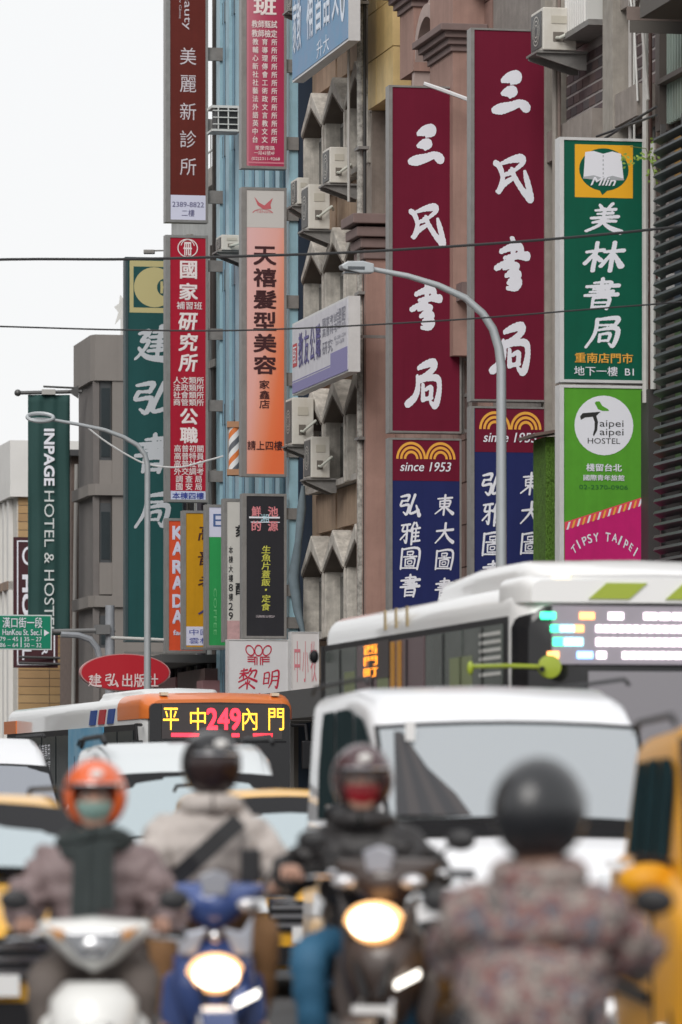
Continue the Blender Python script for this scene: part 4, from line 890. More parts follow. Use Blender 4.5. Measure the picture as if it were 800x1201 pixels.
# ------------------------------------------------------------------ street lamps
def lamp(px, n, label, ring):
    t = FT(px, n); k = F/YC(t, n); e = thing('street_lamp', label, 'street lamp', wp(t, n, .15), TH, 'street lamps on the pavement')
    lp = mat('lamp_paint', (.46, .49, .51), .4, .2, var=.15); q = C_
    L = lambda a: a/k/q; Z = lambda y: CH+(HY-y)/k-.15
    if not ring:
        pts = [(0, 0), (0, 5.5), (0, Z(430)), (L(-3), Z(408)), (L(-10), Z(386)), (L(-22), Z(368)), (L(-43), Z(350)), (L(-75), Z(336)), (L(-110), Z(326)), (L(-150), Z(319)), (L(-160), Z(317))]
        rr = [.11, .085, .075, .072, .068, .062, .056, .05, .044, .038, .036]
    else:
        pts = [(0, 0), (0, 5.5), (0, Z(545)), (L(-3), Z(533)), (L(-12), Z(522)), (L(-28), Z(513)), (L(-50), Z(505)), (L(-80), Z(499)), (L(-110), Z(494))]
        rr = [.10, .075, .065, .06, .055, .05, .046, .04, .036]
    MB().tube([(a, 0, z) for a, z in pts], rr, 14).build('pole', lp, e, smooth=True)
    MB().cyl((0, 0, 0), (0, 0, .5), .17, .13, 16).build('base', lp, e)
    x, z = pts[-1]
    if not ring:
        h = MB().prism([(x+.12, z-.09), (x+.12, z+.05), (x-.05, z+.09), (x-.30, z+.08), (x-.40, z+.02), (x-.38, z-.04), (x-.1, z-.1)], -.13, .13).build('lamp_head', lp, e, bevel=.02)
        B(x-.34, x-.08, -.09, .09, z-.105, z-.08).build('lens', mat('lens_dark', (.08, .09, .10), .2), h)
        for s in (-1,): B(x-.30, x-.03, -.134, -.131, z-.05, z+.0).build('vent_slot', mat('lens_dark', (.08, .09, .10), .2), h)
    else:
        c = Vector((x-.28, 0, z+.05)); pts2 = [c+Vector((.30*cos(a), .12*sin(a), .10*sin(a))) for a in [2*pi*i/20 for i in range(21)]]
        h = MB().tube(pts2, .045, 8).build('lamp_head', lp, e, smooth=True); MB().ell(c-Vector((0, 0, .03)), (.24, .1, .02)).build('lens', mat('lens_grey', (.42, .45, .47), .2), h)
    return e
lamp(588, -3.3, 'near street lamp with long curved arm in front of the maroon bookshop signs', False)
lamp(173, -3.0, 'far street lamp with ring shaped head in front of the grey corner building', True)
# ------------------------------------------------------------------ cables over the street
def cable(pts, k, r, label, col=(.03, .03, .032)):
    P = [at(x, y, k) for x, y in pts]; q = []
    for i in range(len(P)-1):
        p0, p1, p2, p3 = P[max(i-1, 0)], P[i], P[i+1], P[min(i+2, len(P)-1)]
        for s in range(6):
            t = s/6; q.append(.5*(2*p1+(p2-p0)*t+(2*p0-5*p1+4*p2-p3)*t*t+(3*p1-p0-3*p2+p3)*t**3))
    q.append(P[-1]); o = MB().tube(q, r, 6).build('overhead_cable', mat('cable_%d' % int(col[0]*100), col, .6)); tag(o, label, 'cable')
cable([(-400, 318), (-30, 305), (150, 304), (300, 300), (430, 295), (640, 281), (830, 262), (1000, 240)], 76, .021, 'upper black cable crossing the street in front of the signs')
cable([(-400, 372), (-30, 382), (150, 387), (300, 387), (520, 376), (700, 362), (830, 351), (1000, 330)], 76, .013, 'lower thin black cable crossing the street in front of the signs')
cable([(99, 498), (120, 515), (150, 534), (175, 545), (210, 548), (240, 541), (262, 535)], 50, .022, 'white cable sagging from the far street lamp arm to the red sign', (.6, .6, .6))
cable([(497, 98), (520, 106), (552, 118)], 62, .04, 'white lamp arm reaching between the two tall maroon signs', (.75, .75, .77))
# small spotlights on rods above the teal sign
for (px, py, n_, lab) in ((176, 295, 0, 'small spotlight on a rod above the dark teal sign'),):
    k = 47; e = thing('spotlight', lab, 'spotlight', at(px, py, k)); B(-.16, .12, -.1, .1, -.06, .04).build('head', M_steel, e, bevel=.02); MB().cyl((.1, 0, .02), (.6, 0, .03), .02).build('rod', M_steel, e)
e = thing('roof_antenna', 'torn pale metal piece standing on the grey corner building roof', 'antenna', wp(FT(143, .8), .8, 14.9))
MB().cyl((0, 0, -.6), (0, 0, 1.0), .04).build('mast', mat('pale_metal', (.62, .62, .60), .5), e); MB().prism([(-.05, 1.1), (.08, .95), (.02, .7), (.1, .5), (-.02, .45), (-.2, .25), (-.1, .6), (-.22, .75), (-.08, .85)], -.02, .02).build('torn_plate', MATS['pale_metal'], e)
# creeper sprig at the louvres
e = thing('creeper_plant', 'sprig of pale green leaves growing from the louvre screen', 'plant', at(772, 200, 73)); 
MB().tube([(0, 0, -.3), (-.1, 0, .1), (-.2, -.02, .35), (-.45, -.05, .38)], .008, 5).build('stem', mat('stem_green', (.15, .2, .05), .8), e)
lm = mat('leaf_green', (.26, .40, .07), .7)
for i in range(70):
    a = rng.random(); base = Vector((-.65*a*a, rng.uniform(-.1, .05), .4*sin(a*2.5)-.15+rng.uniform(-.12, .12))) if i < 50 else Vector((rng.uniform(-.2, .1), 0, rng.uniform(-.3, .55)))
    d1 = Vector((rng.uniform(-1, 1), rng.uniform(-.5, .5), rng.uniform(-1, .6))).normalized()*.07; d2 = d1.cross(Vector((0, 1, .2))).normalized()*.02
    MB().add([base, base+d1*.5+d2, base+d1, base+d1*.5-d2], [(0, 1, 2, 3)]).build('leaf', lm, e)
# ------------------------------------------------------------------ vehicles
rubber = mat('tyre_rubber', (.014, .014, .014), .85, spec=.15); rimm = mat('wheel_rim', (.45, .45, .46), .35, .8)
vglass = mat('vehicle_glass', (.02, .028, .03), .12, spec=.18)
wglass = mat('windscreen_glass', (.50, .53, .55), .14, .8)
trim = mat('black_trim', (.014, .014, .016), .5, spec=.2); chrome = mat('chrome', (.7, .7, .72), .15, 1); blackp = mat('near_black', (.012, .012, .014), .5, spec=.2)
def rring(y, wb, wt, z0, z1, rad=.12, zs=None, n=4):
    """Closed ring of a vehicle cross-section at y: straight sides leaning from wb (bottom) to wt (top) with rounded shoulders."""
    pts = [(-wb, z0), (-wb+(wb-wt)*.0, z0+.02)]
    def corner(cx, cz, a0, a1): return [(cx+rad*cos(a0+(a1-a0)*i/n), cz+rad*sin(a0+(a1-a0)*i/n)) for i in range(n+1)]
    top = corner(wt-rad, z1-rad, 0, pi/2)+corner(-(wt-rad), z1-rad, pi/2, pi)
    pts = [(wb, z0)]+top+[(-wb, z0)]
    m = len(top)//2
    crown = (0, z1+.02)
    pts = [(wb, z0)]+top[:m]+[crown]+top[m:]+[(-wb, z0)]
    return [(x, y, z) for x, z in pts]
def wheel(e, x, y, r, w=.2):
    s = 1 if x > 0 else -1
    h = MB().cyl((x-s*w, y, r), (x, y, r), r, n=26).build('wheel', rubber, e, smooth=.6, bevel=.02)
    MB().cyl((x-s*.02, y, r), (x+s*.012, y, r), r*.62, n=22).build('rim', rimm, h)
    for k in range(5):
        a = 2*pi*k/5; MB().cyl((x+s*.016, y, r), (x+s*.016, y+cos(a)*r*.56, r+sin(a)*r*.56), .035, n=6).build('spoke', rimm, h)
    return h
def quad_panel(e, name, m, p, th=.012, bow=0., n=6):
    """Slightly bowed glass or panel through four corners: bottom left, bottom right, top right, top left."""
    a, b, c, d_ = [Vector(q) for q in p]; nr = (b-a).cross(d_-a).normalized(); mb = MB()
    for j in range(n+1):
        for i in range(n+1):
            u, v_ = i/n, j/n; q = a.lerp(b, u).lerp(d_.lerp(c, u), v_); mb.v.append(q+nr*(bow*(1-(2*u-1)**2)+th))
    mb.f = [(j*(n+1)+i, j*(n+1)+i+1, (j+1)*(n+1)+i+1, (j+1)*(n+1)+i) for j in range(n) for i in range(n)]
    return mb.build(name, m, e, smooth=3)
def car(name, label, cat, loc, rz, paint, W=1.76, L=4.5, hood=.95, belt=1.0, roof=1.5, wsb=.95, wst=1.6, nose=.62, rear_top=None, wr=.60, plate=None, screen=None, clear=.2, group=None, side_windows=2, mirror_m=None, wz=None, sw0=None, sg=None, mdx=.12, mdz=0.):
    wz = wz or roof-.10
    """Car facing -y. hood: bonnet height, wsb/wst: y of the foot and top of the windscreen."""
    e = thing(name, label, cat, (loc[0], loc[1], 0), rz, group); h = W/2; rear_top = rear_top or L-.5
    rings = [rring(.0, h*.80, h*.78, clear+.1, nose, .08), rring(.10, h*.93, h*.90, clear, nose+.10, .10), rring(.35, h, h*.96, clear, hood-.12, .12), rring(wsb*.8, h, h*.985, clear, hood, .12),
             rring(wsb+.4, h, h, clear, belt, .08), rring(L*.6, h, h, clear, belt+.02, .08), rring(L-.35, h, h*.98, clear, belt+.03, .10), rring(L-.05, h*.94, h*.90, clear+.1, belt-.05, .12), rring(L, h*.85, h*.82, clear+.15, belt-.2, .1)]
    MB().loft(rings).build('body', paint, e, smooth=.9)
    w1, w2 = h-.06, wr
    tr = [rring(wsb, w1, w1-.02, belt-.12, belt-.04, .04), rring(wsb+(wst-wsb)*.5, w1, (w1+w2)/2, belt-.12, (belt+wz)/2+.03, .09), rring(wst, w1, w2, belt-.12, wz+.06, .12), rring(wst+.35, w1, w2, belt-.12, (wz+roof)/2+.07, .12), rring(wst+1.0, w1, w2+.01, belt-.12, roof, .12),
          rring(rear_top-.3, w1, w2, belt-.12, roof-.01, .12), rring(rear_top, w1, w2-.04, belt-.12, roof-.06, .12), rring(L-.12, w1-.06, w1-.12, belt-.12, belt+.02, .05)]
    MB().loft(tr).build('cabin', paint, e, smooth=.9)
    zt = wz; zb = belt+.0
    quad_panel(e, 'windscreen_seal', trim, [(-w1+.03, wsb-.02, zb-.02), (w1-.03, wsb-.02, zb-.02), (w2+.0, wst-.04, zt+.03), (-w2-.0, wst-.04, zt+.03)], .028, .05)
    quad_panel(e, 'windscreen', screen or wglass, [(-w1+.06, wsb-.01, zb), (w1-.06, wsb-.01, zb), (w2-.03, wst-.06, zt), (-w2+.03, wst-.06, zt)], .035, .05)
    B(-w1+.06, w1-.06, wsb-.10, wsb+.04, belt-.07, belt+.015).build('cowl', trim, e)
    for s in (-1, 1):
        zt = roof-.13; y0 = sw0 or wst*.5+wsb*.5+.15; seg = (L-.75-y0)/side_windows
        for k in range(side_windows):
            a, b_ = y0+k*seg+.04, y0+(k+1)*seg-.04
            ST = [(wsb, w1-.02, belt-.04, .04), (wsb+(wst-wsb)*.5, (w1+w2)/2, (belt+wz)/2+.03, .09), (wst, w2, wz+.06, .12), (wst+.35, w2, (wz+roof)/2+.07, .12), (wst+1.0, w2+.01, roof, .12), (rear_top-.3, w2, roof-.01, .12), (rear_top, w2-.04, roof-.06, .12), (L-.12, w1-.12, belt+.02, .05)]
            def prof(y):
                for A_, B_ in zip(ST[:-1], ST[1:]):
                    if A_[0] <= y <= B_[0] or B_ is ST[-1]:
                        q = min(1, max(0, (y-A_[0])/(B_[0]-A_[0]))); return [A_[n_]+(B_[n_]-A_[n_])*q for n_ in (1, 2, 3)]
            mb = MB(); nc, nr = 8, 4
            for i_ in range(nc+1):
                y = a+(b_-a)*i_/nc; wt_, z1_, rd_ = prof(y); ztop = min(zt, z1_-rd_-.01); z0_ = min(zb+.03, ztop-.01)
                if k == side_windows-1 and i_ > nc-2: ztop = z0_+(ztop-z0_)*(.82 if i_ == nc-1 else .45)
                for j_ in range(nr+1):
                    z = z0_+(ztop-z0_)*j_/nr; hw_ = w1+(wt_-w1)*(z-(belt-.12))/(z1_-rd_-(belt-.12)); mb.v.append((s*(hw_+.012), y, z))
            mb.f = [(i_*(nr+1)+j_, (i_+1)*(nr+1)+j_, (i_+1)*(nr+1)+j_+1, i_*(nr+1)+j_+1) for i_ in range(nc) for j_ in range(nr)]
            mb.build('side_window', sg or vglass, e)
        B(s*(h+.002)-.008, s*(h+.002)+.008, y0, y0+.01, .35, belt).build('door_gap', blackp, e)
        d_ = MB().ell((s*(h+mdx), wsb+.32, belt+.06+mdz), (.125, .08, .075)).build('mirror', mirror_m or paint, e, smooth=True); MB().cyl((s*(h-.06), wsb+.38, belt), (s*(h+.08), wsb+.34, belt+.03), .03).build('mirror_arm', trim, d_)
        B(s*(h+mdx)-.10, s*(h+mdx)+.10, wsb+.405, wsb+.415, belt+mdz, belt+.12+mdz).build('mirror_glass', chrome, d_)
        quad_panel(e, 'headlight', mat('headlight_glass', (.7, .72, .74), .1, .3, coat=1), [(s*h*.86 if s < 0 else h*.42, -.02 if s > 0 else .03, nose-.02), (s*h*.42 if s < 0 else h*.86, .03 if s > 0 else -.02, nose-.02), (-h*.44 if s < 0 else h*.92, .16, nose+.14), (-h*.92 if s < 0 else h*.44, .16, nose+.14)], .03)
        for yw in (.80, L-.85): wheel(e, s*(h-.01), yw, .31)
        MB().tube([(s*(w2-.01), wst+.25, roof+.015), (s*(w2-.01), wst+.4, roof+.05), (s*(w2-.01), rear_top-.3, roof+.05), (s*(w2-.01), rear_top-.15, roof+.01)], .014).build('roof_rail', trim, e)
    gr = B(-h*.42, h*.42, -.035, .0, nose-.14, nose+.08).build('grille', trim, e)
    for i in range(3): B(-h*.40, h*.40, -.05, -.036, nose-.11+i*.065, nose-.085+i*.065).build('grille_bar', chrome, gr)
    B(-h*.72, h*.72, -.03, .05, clear+.03, clear+.17).build('lower_intake', trim, e)
    if plate:
        p_ = B(-.19, .19, -.07, -.05, clear+.2, clear+.31).build('number_plate', mat('plate_white', (.7, .7, .7), .5), e)
    for s in (-1, 1): MB().tube([(s*.1+.25, wsb-.06, belt+.0), (s*.1-.1, wsb+.04, belt+.08), (s*.1-.35, wsb+.06, belt+.1)], .01).build('wiper', trim, e)
    return e
def roof_sign(e, y, z, m, txt=None):
    s = MB().prism([(-.2, 0), (.2, 0), (.14, .13), (-.14, .13)], y-.06, y+.06).xf(Matrix.Translation((0, 0, z))).build('roof_light', m, e, bevel=.02)
    B(-.23, .23, y-.08, y+.08, z-.02, z+.003).build('roof_light_base', mat('taxi_yellow', (.80, .42, .03), .3, coat=.6), s)
yel_t = mat('taxi_yellow', (.80, .42, .03), .3, coat=.6)
# white van
def yaw_of(x1, y1, x2, y2): return atan2(-(x2-x1), y2-y1)
VW = 1.84
XL, YL = (455-CX)/195, F/195
rv = R(7.5)
cxv, cyv = XL+VW/2*cos(rv)-.02, YL+VW/2*sin(rv)
van_w = mat('van_white', (.80, .81, .84), .3, coat=.6)
e = car('white_van', 'large white van with bright windscreen in front of the green striped bus', 'van', (cxv, cyv), rv, van_w, W=VW, L=4.4, hood=1.16, belt=1.26, roof=2.13, wsb=.62, wst=1.12, nose=.80, wr=.84, clear=.25, side_windows=3, rear_top=4.3, wz=1.83, sw0=.95, sg=mat('van_side_glass', (.035, .055, .06), .6, spec=0., var=.5, vs=2), mirror_m=trim)
h = VW/2
pass
B(-.12, .12, .0, .02, 1.0, 1.1)
for i in range(6):  # dark strips laid on the windscreen to imitate a reflection of dark buildings
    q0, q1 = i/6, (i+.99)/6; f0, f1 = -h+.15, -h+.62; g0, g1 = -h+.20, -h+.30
    quad_panel(e, 'curtain_or_reflection_strip', mat('van_dark_reflection_%d' % (i % 2), ((.035, .035, .04), (.055, .05, .052))[i % 2], .6), [(f0+(f1-f0)*q0, .60, 1.28), (f0+(f1-f0)*q1, .60, 1.28), (g0+(g1-g0)*q1, 1.05, 1.80), (g0+(g1-g0)*q0, 1.05, 1.80)], .06)
B(-.66, -.60, .92, .93, 1.78, 1.90).build('toll_tag', mat('plate_white', (.7, .7, .7), .5), e)
B(-h-.01, -h+.02, 1.25, 1.27, 1.52, 1.56).build('side_marker', mat('red_marker', (.6, .03, .02), .4), e)
B(-.8, .8, .60, .64, 1.19, 1.262).build('cowl_panel', blackp, e)
# small reflective side glass tint
# silver people carrier
silver_p = mat('pale_silver_paint', (.66, .70, .72), .3, .1, coat=.6); scr2 = mat('pale_windscreen', (.55, .63, .66), .15, .7)
e = car('silver_minivan', 'pale silver minivan with roof rails behind the two left riders', 'minivan', at(243, 0, 138)[:2], R(8), silver_p, W=1.95, L=4.6, hood=1.1, belt=1.08, roof=1.94, wsb=.7, wst=1.3, nose=.75, wr=.76, wz=1.60, screen=scr2, clear=.25, side_windows=3)
for s in (-1, 1): MB().tube([(s*.74, 1.4, 1.93), (s*.74, 1.6, 2.0), (s*.74, 3.4, 2.0), (s*.74, 3.7, 1.93)], .022).build('roof_bar', trim, e, smooth=True)
# white van far left
e = car('white_van', 'white van at the left edge behind the yellow taxi', 'van', at(-8, 0, 105)[:2], R(11), van_w, W=1.86, L=4.6, hood=1.1, belt=1.3, roof=2.17, wsb=.5, wst=1.0, nose=.85, wr=.76, wz=1.80, screen=mat('hazy_windscreen', (.36, .38, .42), .25, .6), clear=.25, side_windows=3)
# left taxi
e = car('yellow_taxi', 'yellow taxi with roof light at the left edge behind the rider in the orange helmet', 'taxi', at(-22, 0, 230)[:2], R(9), yel_t, W=1.78, L=4.5, wz=1.30, roof=1.42, belt=.98, hood=.94, screen=scr2, wr=.62, nose=.62, plate=True)
roof_sign(e, 1.9, 1.475, mat('roof_light_white', (.85, .85, .72), .4, emit=.35))
bpy.data.objects[e.name]
e2 = car('yellow_taxi', 'yellow taxi mostly hidden between the blue scooter and the white van', 'taxi', at(372, 0, 163)[:2], R(9), yel_t, W=1.7, L=4.2, wz=1.36, roof=1.49, belt=.98, hood=.94, screen=scr2, wr=.60, plate=True)
# right taxi: its flank runs along the right edge
yel_r = mat('taxi_amber', (.66, .30, .012), .4, spec=.25)
Xn, Yn = (772-CX)/285, F/285
r3 = R(.9); Wt = 1.74
e3 = car('yellow_taxi', 'yellow taxi with large yellow door mirror cut by the right edge', 'taxi', (Xn+Wt/2-.0, Yn-1.35), r3, yel_r, W=Wt, L=4.5, roof=1.70, belt=1.12, hood=1.02, wsb=.9, wst=1.5, wr=.76, sw0=1.35, sg=mat('taxi_side_glass', (.02, .035, .04), .6, spec=0., var=.6, vs=4, grime=(.03, .07, .08)), mdx=.03, mdz=-.12, side_windows=3, rear_top=4.1)
B(-.90, -.885, 1.3, 3.9, 1.08, 1.12).build('window_trim', chrome, e3); B(-.905, -.885, 1.4, 3.9, .55, .60).build('door_strip', trim, e3)
# orange bus
def bus(name, label, X1, Y1, rz, W, L, H, paint, front_m, side_glass):
    e = thing(name, label, 'bus', (X1, Y1, 0), rz)    # origin at the near left corner on the ground, front along +x
    def ring(y, ins, ztop, z0=.3, rad=.22): return [(x+W/2, yy, z) for x, yy, z in rring(y, W/2-ins, W/2-ins, z0, ztop, rad, n=5)]
    MB().loft([ring(0, .14, H-.16, .4, .2), ring(.10, .04, H-.07), ring(.3, 0, H), ring(L-.3, 0, H), ring(L-.05, .06, H-.1), ring(L, .2, H-.25, .5)]).build('body', paint, e, smooth=.9)
    for s, x in ((-1, 0), (1, W)):
        for yw in (2.4, L-2.6): 
            w_ = MB().cyl((x-s*.25, yw, .48), (x+s*.01, yw, .48), .48, n=24).build('wheel', rubber, e, smooth=.6); MB().cyl((x-s*.02, yw, .48), (x+s*.03, yw, .48), .28, n=18).build('rim', rimm, w_)
    return e
rzb = R(14)
or_w = mat('bus_white', (.74, .75, .75), .35, coat=.5); orange = mat('bus_orange', (.80, .20, .035), .35, coat=.5)
Xo, Yo = (168-CX)/74, F/74
W, L, H = 2.46, 12.3, 3.17
e = bus('orange_bus', 'orange and white city bus showing 249 in red and yellow lamps', Xo, Yo, rzb, W, L, H, or_w, None, None)
MB().loft([[(x+W/2, y_, z) for x, y_, z in rring(y, W/2-i_, W/2-i_, 2.80, zt_, .20, n=5)] for y, i_, zt_ in ((-.035, .10, H-.07), (.08, .02, H-.03), (.32, -.012, H+.035), (2.0, -.012, H+.035))], True).build('orange_front_band', orange, e, smooth=.9)
B(-.02, .0, L-1.2, L, 2.72, H-.22).build('orange_rear_band', orange, e)
for i, c in enumerate(('blue', 'red', 'blue')):
    y = 2.35+i*.75; mb = MB(); q = [(y, 2.76), (y+.5, 2.76), (y+.35, H-.17), (y-.15, H-.17)]
    mb.prism(q, -.02, .0, 'x').build('stripe', mat('stripe_%s' % c, (.02, .08, .35) if c == 'blue' else (.55, .03, .04), .4), e)
B(-.012, 0, .5, L-.3, 1.3, 2.72).build('side_glass_band', blackp, e)
for k_, y in enumerate([.7+1.32*i for i in range(8)]):
    if k_ in (2, 3): continue
    B(-.024, -.013, y, y+1.2, 1.45, 2.62).build('side_window', vglass, e)
B(-.03, -.013, 3.1, 6.1, .5, 2.72).build('advert', mat('advert_blue', (.10, .36, .58), .5, var=.6, vs=1.2, grime=(.45, .62, .72)), e)
vs, fs, lv = font_mesh('L INAY', .0); 
mb = MB(); mb.v = [(-.034, 4.9-x*.45, 1.75+y*.75) for x, y in vs]; mb.f = fs; mb.build('advert_lettering', mat('dark_blue_print', (.02, .04, .15), .5), e)
vs, fs, lv = font_mesh('公車專用\n首都客運'); mb = MB(); mb.v = [(-.027, 8.3-x*.28, 2.25+y*.3) for x, y in vs]; mb.f = fs; mb.build('window_lettering', M_white, e)
MB().loft([[(x*.93+W/2, y-.05, z) for x, y, z in rring(-.03+dy, W/2, W/2, 1.0, H-.115-dd, .10, n=4)] for dy, dd in ((0, .015), (.12, 0))]).build('front_glass', mat('bus_front_glass', (.012, .012, .014), .12), e, smooth=.9)
B(.15, W-.15, -.09, .02, 2.42, 2.45).build('screen_trim', trim, e)
def led(e, rows, y, x0, x1, z0, z1, m, name='display_text', **kw):
    vs, fs, lv = font_mesh(rows, kw.get('bold', .04)); xs = [p[0] for p in vs]; zs = [p[1] for p in vs]
    mb = MB(); mb.v = [(x0+(p[0]-min(xs))/(max(xs)-min(xs))*(x1-x0), y-lv[i]*.001, z0+(p[1]-min(zs))/(max(zs)-min(zs))*(z1-z0)) for i, p in enumerate(vs)]; mb.f = fs; return mb.build(name, m, e)
LY = mat('led_yellow', (1, .5, .05), .5, emit=1.9, ecol=(1, .50, .03)); LR = mat('led_red', (1, .03, .04), .5, emit=2.0, ecol=(1, .03, .06))
dp = B(.28, W-.22, -.10, -.06, 2.48, 3.03).build('destination_display', mat('display_dark', (.06, .05, .05), .4), e)
u = (W-.5)/158.   # display 190..348 px
def dx(px): return .3+(px-188)*.0133
for ch, a, b_, m, bd in (('平', 188, 207, LY, .0), ('中', 221, 240, LY, .0), ('249', 241, 283, LR, .03), ('內', 285, 303, LY, .0), ('門', 317, 336, LY, .0)): led(e, ch, -.105, dx(a), dx(b_), 2.62, 2.97, m, bold=bd)
for a, b_ in ((198, 232), (272, 281), (298, 322)): B(dx(a), dx(b_), -.108, -.101, 2.51, 2.57).build('display_bar', LR, e)
MB().loft([[(W/2+x, y, z) for x, y, z in rring(yy, w_, w_-.1, H-.02, zt_, .08)] for yy, w_, zt_ in ((2.8, .6, H+.06), (3.0, .75, H+.17), (6.2, .75, H+.17), (6.5, .6, H+.08))]).build('roof_unit', or_w, e, smooth=.9)
for x in (.3, W-.35): B(x, x+.12, .06, .2, H, H+.05).build('marker_lamp', mat('marker_lamp', (.7, .6, .45), .4), e)
for s, x in ((-1, -.16), (1, W+.14)): m_ = B(x-.09, x+.09, -.35, -.28, 2.0, 2.45).build('mirror', trim, e, bevel=.02); MB().tube([(x-s*.15, .1, 2.7), (x, -.2, 2.7), (x, -.3, 2.45)], .025).build('mirror_arm', trim, m_)
for x in (.35, W-.35): B(x-.2, x+.2, -.03, .05, .75, .95).build('headlight', mat('headlight_glass', (.7, .72, .74), .1, .3, coat=1), e)
B(.1, W-.1, -.02, .08, .45, 1.0).build('bumper', orange, e)
# white bus
Xb, Yb = (606-CX)/137, F/137; rzb = R(11.4); W, L, H = 2.46, 8.6, 3.30
wb = mat('bus_bright_white', (.80, .80, .80), .3, coat=.6); lime = mat('lime_paint', (.33, .41, .03), .35, coat=.4)
e = bus('white_bus', 'white bus with lime green roof stripes and a bright coloured destination display', Xb, Yb, rzb, W, L, H, wb, None, None)
B(-.012, .0, .3, L-.12, 1.2, 3.02).build('side_glass_band', blackp, e)
mint = mat('side_glass_grey', (.12, .14, .13), .2, .0, var=.6, vs=1.5, spec=.25)
for k_ in range(5):
    y = .45+k_*1.58; f = B(-.026, -.013, y, y+1.5, 1.35, 2.96).build('side_window', mint if k_ in (0, 1, 4) else mat('side_glass_mauve', (.15, .10, .11), .2, spec=.25), e)
    B(-.034, -.027, y+.72, y+.76, 1.36, 2.95).build('window_bar', trim, f)
for y in (1.6, 2.0, 5.2, 6.8): MB().box(-.03, -.0265, y, y+.5, 2.35, 2.72).build('seat_back', mat('olive_seat', (.22, .25, .14), .7), e)
for i in range(6): B(-.032, -.027, .5, 1.3, 2.52+i*.07, 2.55+i*.07).build('louvre', mat('pale_metal', (.62, .62, .60), .5), e)
LO = mat('led_orange', (1, .35, .03), .5, emit=2.2, ecol=(1, .30, .02))
B(-.034, -.029, 5.15, 6.05, 2.62, 2.98).build('side_display', mat('display_dark', (.06, .05, .05), .4), e)
for ch, z in (('西', 2.87), ('門', 2.76), ('町', 2.65)):
    vs, fs, lv = font_mesh(ch); mb = MB(); mb.v = [(-.037, 5.98-x*.75, z+y*.10) for x, y in vs]; mb.f = fs; mb.build('display_text', LO, e)
for y in (4.6, 4.9): B(-.036, -.029, y, y+.16, 2.5, 2.95).build('grab_rail', mat('amber_rail', (.60, .28, .03), .4), e)
for y in (4.4, 4.9, 5.4): B(-.006, .0, y, y+.10, 3.08, 3.27).build('side_stripe', mat('ochre_stripe', (.55, .42, .22), .5), e)
# black glass front
MB().loft([[(x*.985+W/2, y, z) for x, y, z in rring(yy, W/2-i_, W/2-i_, .95, 3.14-dd, .22, n=5)] for yy, i_, dd in ((-.02, .10, .04), (.10, .0, .0), (.55, -.025, .0))]).build('front_glass', mat('bus_front_glass', (.012, .012, .014), .12), e, smooth=.9)
MB().loft([[(W/2+x, y, z) for x, y, z in rring(yy, w_, w_, 3.13, zt_, .10, n=5)] for yy, w_, zt_ in ((-.05, W/2-.12, H+.02), (.08, W/2-.04, H+.06), (.7, W/2-.01, H+.06))]).build('front_brow', wb, e, smooth=.9)
for i in range(3):
    x = .62+i*.68; MB().prism([(x, 3.16), (x+.36, 3.16), (x+.52, H-.0), (x+.16, H-.0)], -.066, -.04).build('lime_stripe', lime, e)
MB().loft([[(W/2+x+.05, y, z) for x, y, z in rring(yy, w_, w_-.05, H-.10, zt_, min(.18, (zt_-H+.1)*.45), n=6)] for yy, w_, zt_ in ((.45, .95, H+.10), (.65, 1.08, H+.18), (1.0, 1.12, H+.23), (2.6, 1.12, H+.24), (4.0, 1.10, H+.18), (4.7, 1.0, H+.04))]).build('roof_unit', wb, e, smooth=.9)
B(.34, .48, -.0, .12, H+.06, H+.10).build('marker_lamp', mat('marker_glow', (.9, .8, .5), .4, emit=1.0, ecol=(1, .85, .5)), e)
B(.30, W-.1, -.055, -.03, 2.60, 3.10).build('destination_display', mat('display_glass', (.36, .33, .38), .3, var=.2), e)
B(.62, W-.1, -.054, -.03, 1.45, 2.54).build('windscreen', mat('bus_windscreen_grey', (.26, .25, .27), .15, .3), e)
colsL = {'g': (.05, 1, .45), 'b': (.25, .5, 1), 'w': (1, .86, .93), 'o': (1, .38, .12), 'c': (.35, .85, 1)}
def LM(c): return mat('lamp_'+c, colsL[c], .5, emit=2.6, ecol=colsL[c])
def bx(px): return (px-606)/137.
def bz(py): return CH+(950-py)/137.
rows = [(718, 726, [(633, 651, 'g'), (680, 698, 'o'), (715, 733, 'w'), (758, 774, 'w'), (777, 790, 'w'), (793, 808, 'w'), (812, 830, 'w'), (834, 850, 'w')]),
        (733, 741, [(645, 655, 'g'), (656, 673, 'c'), (674, 685, 'o')]+[(700+i*9, 707+i*9, 'w') for i in range(17)]),
        (748, 757, [(648, 660, 'g'), (661, 684, 'c')]+[(700+i*9, 707+i*9, 'w') for i in range(17)]),
        (764, 772, [(641, 655, 'o'), (677, 696, 'b'), (701, 712, 'w')]+[(732+i*9, 739+i*9, 'w') for i in range(13)])]
for ya, yb_, cells in rows:
    for a, b_, c in cells:
        if b_ > 925: continue
        B(bx(a), bx(b_), -.062, -.056, bz(yb_), bz(ya)).build('display_lamp', LM(c), e)
m_ = MB().cyl((bx(636), -.32, bz(783)), (bx(636), -.25, bz(783)), .10, n=28).build('round_mirror', lime, e, smooth=.6, bevel=.015); MB().tube([(bx(566), .55, bz(780)), (bx(600), .0, bz(781)), (bx(630), -.28, bz(783))], .02).build('mirror_arm', lime, m_)
MB().ell((bx(566), .5, bz(782)), (.03, .03, .06)).build('mirror_joint', lime, m_); MB().cyl((bx(625), -.36, bz(786)), (bx(625), -.34, bz(786)), .025).build('mirror_bolt', trim, m_)
m_ = MB().ell((-.10, L-.1, CH+(HY-772)/114), (.05, .05, .07)).build('rear_mirror', trim, e); 
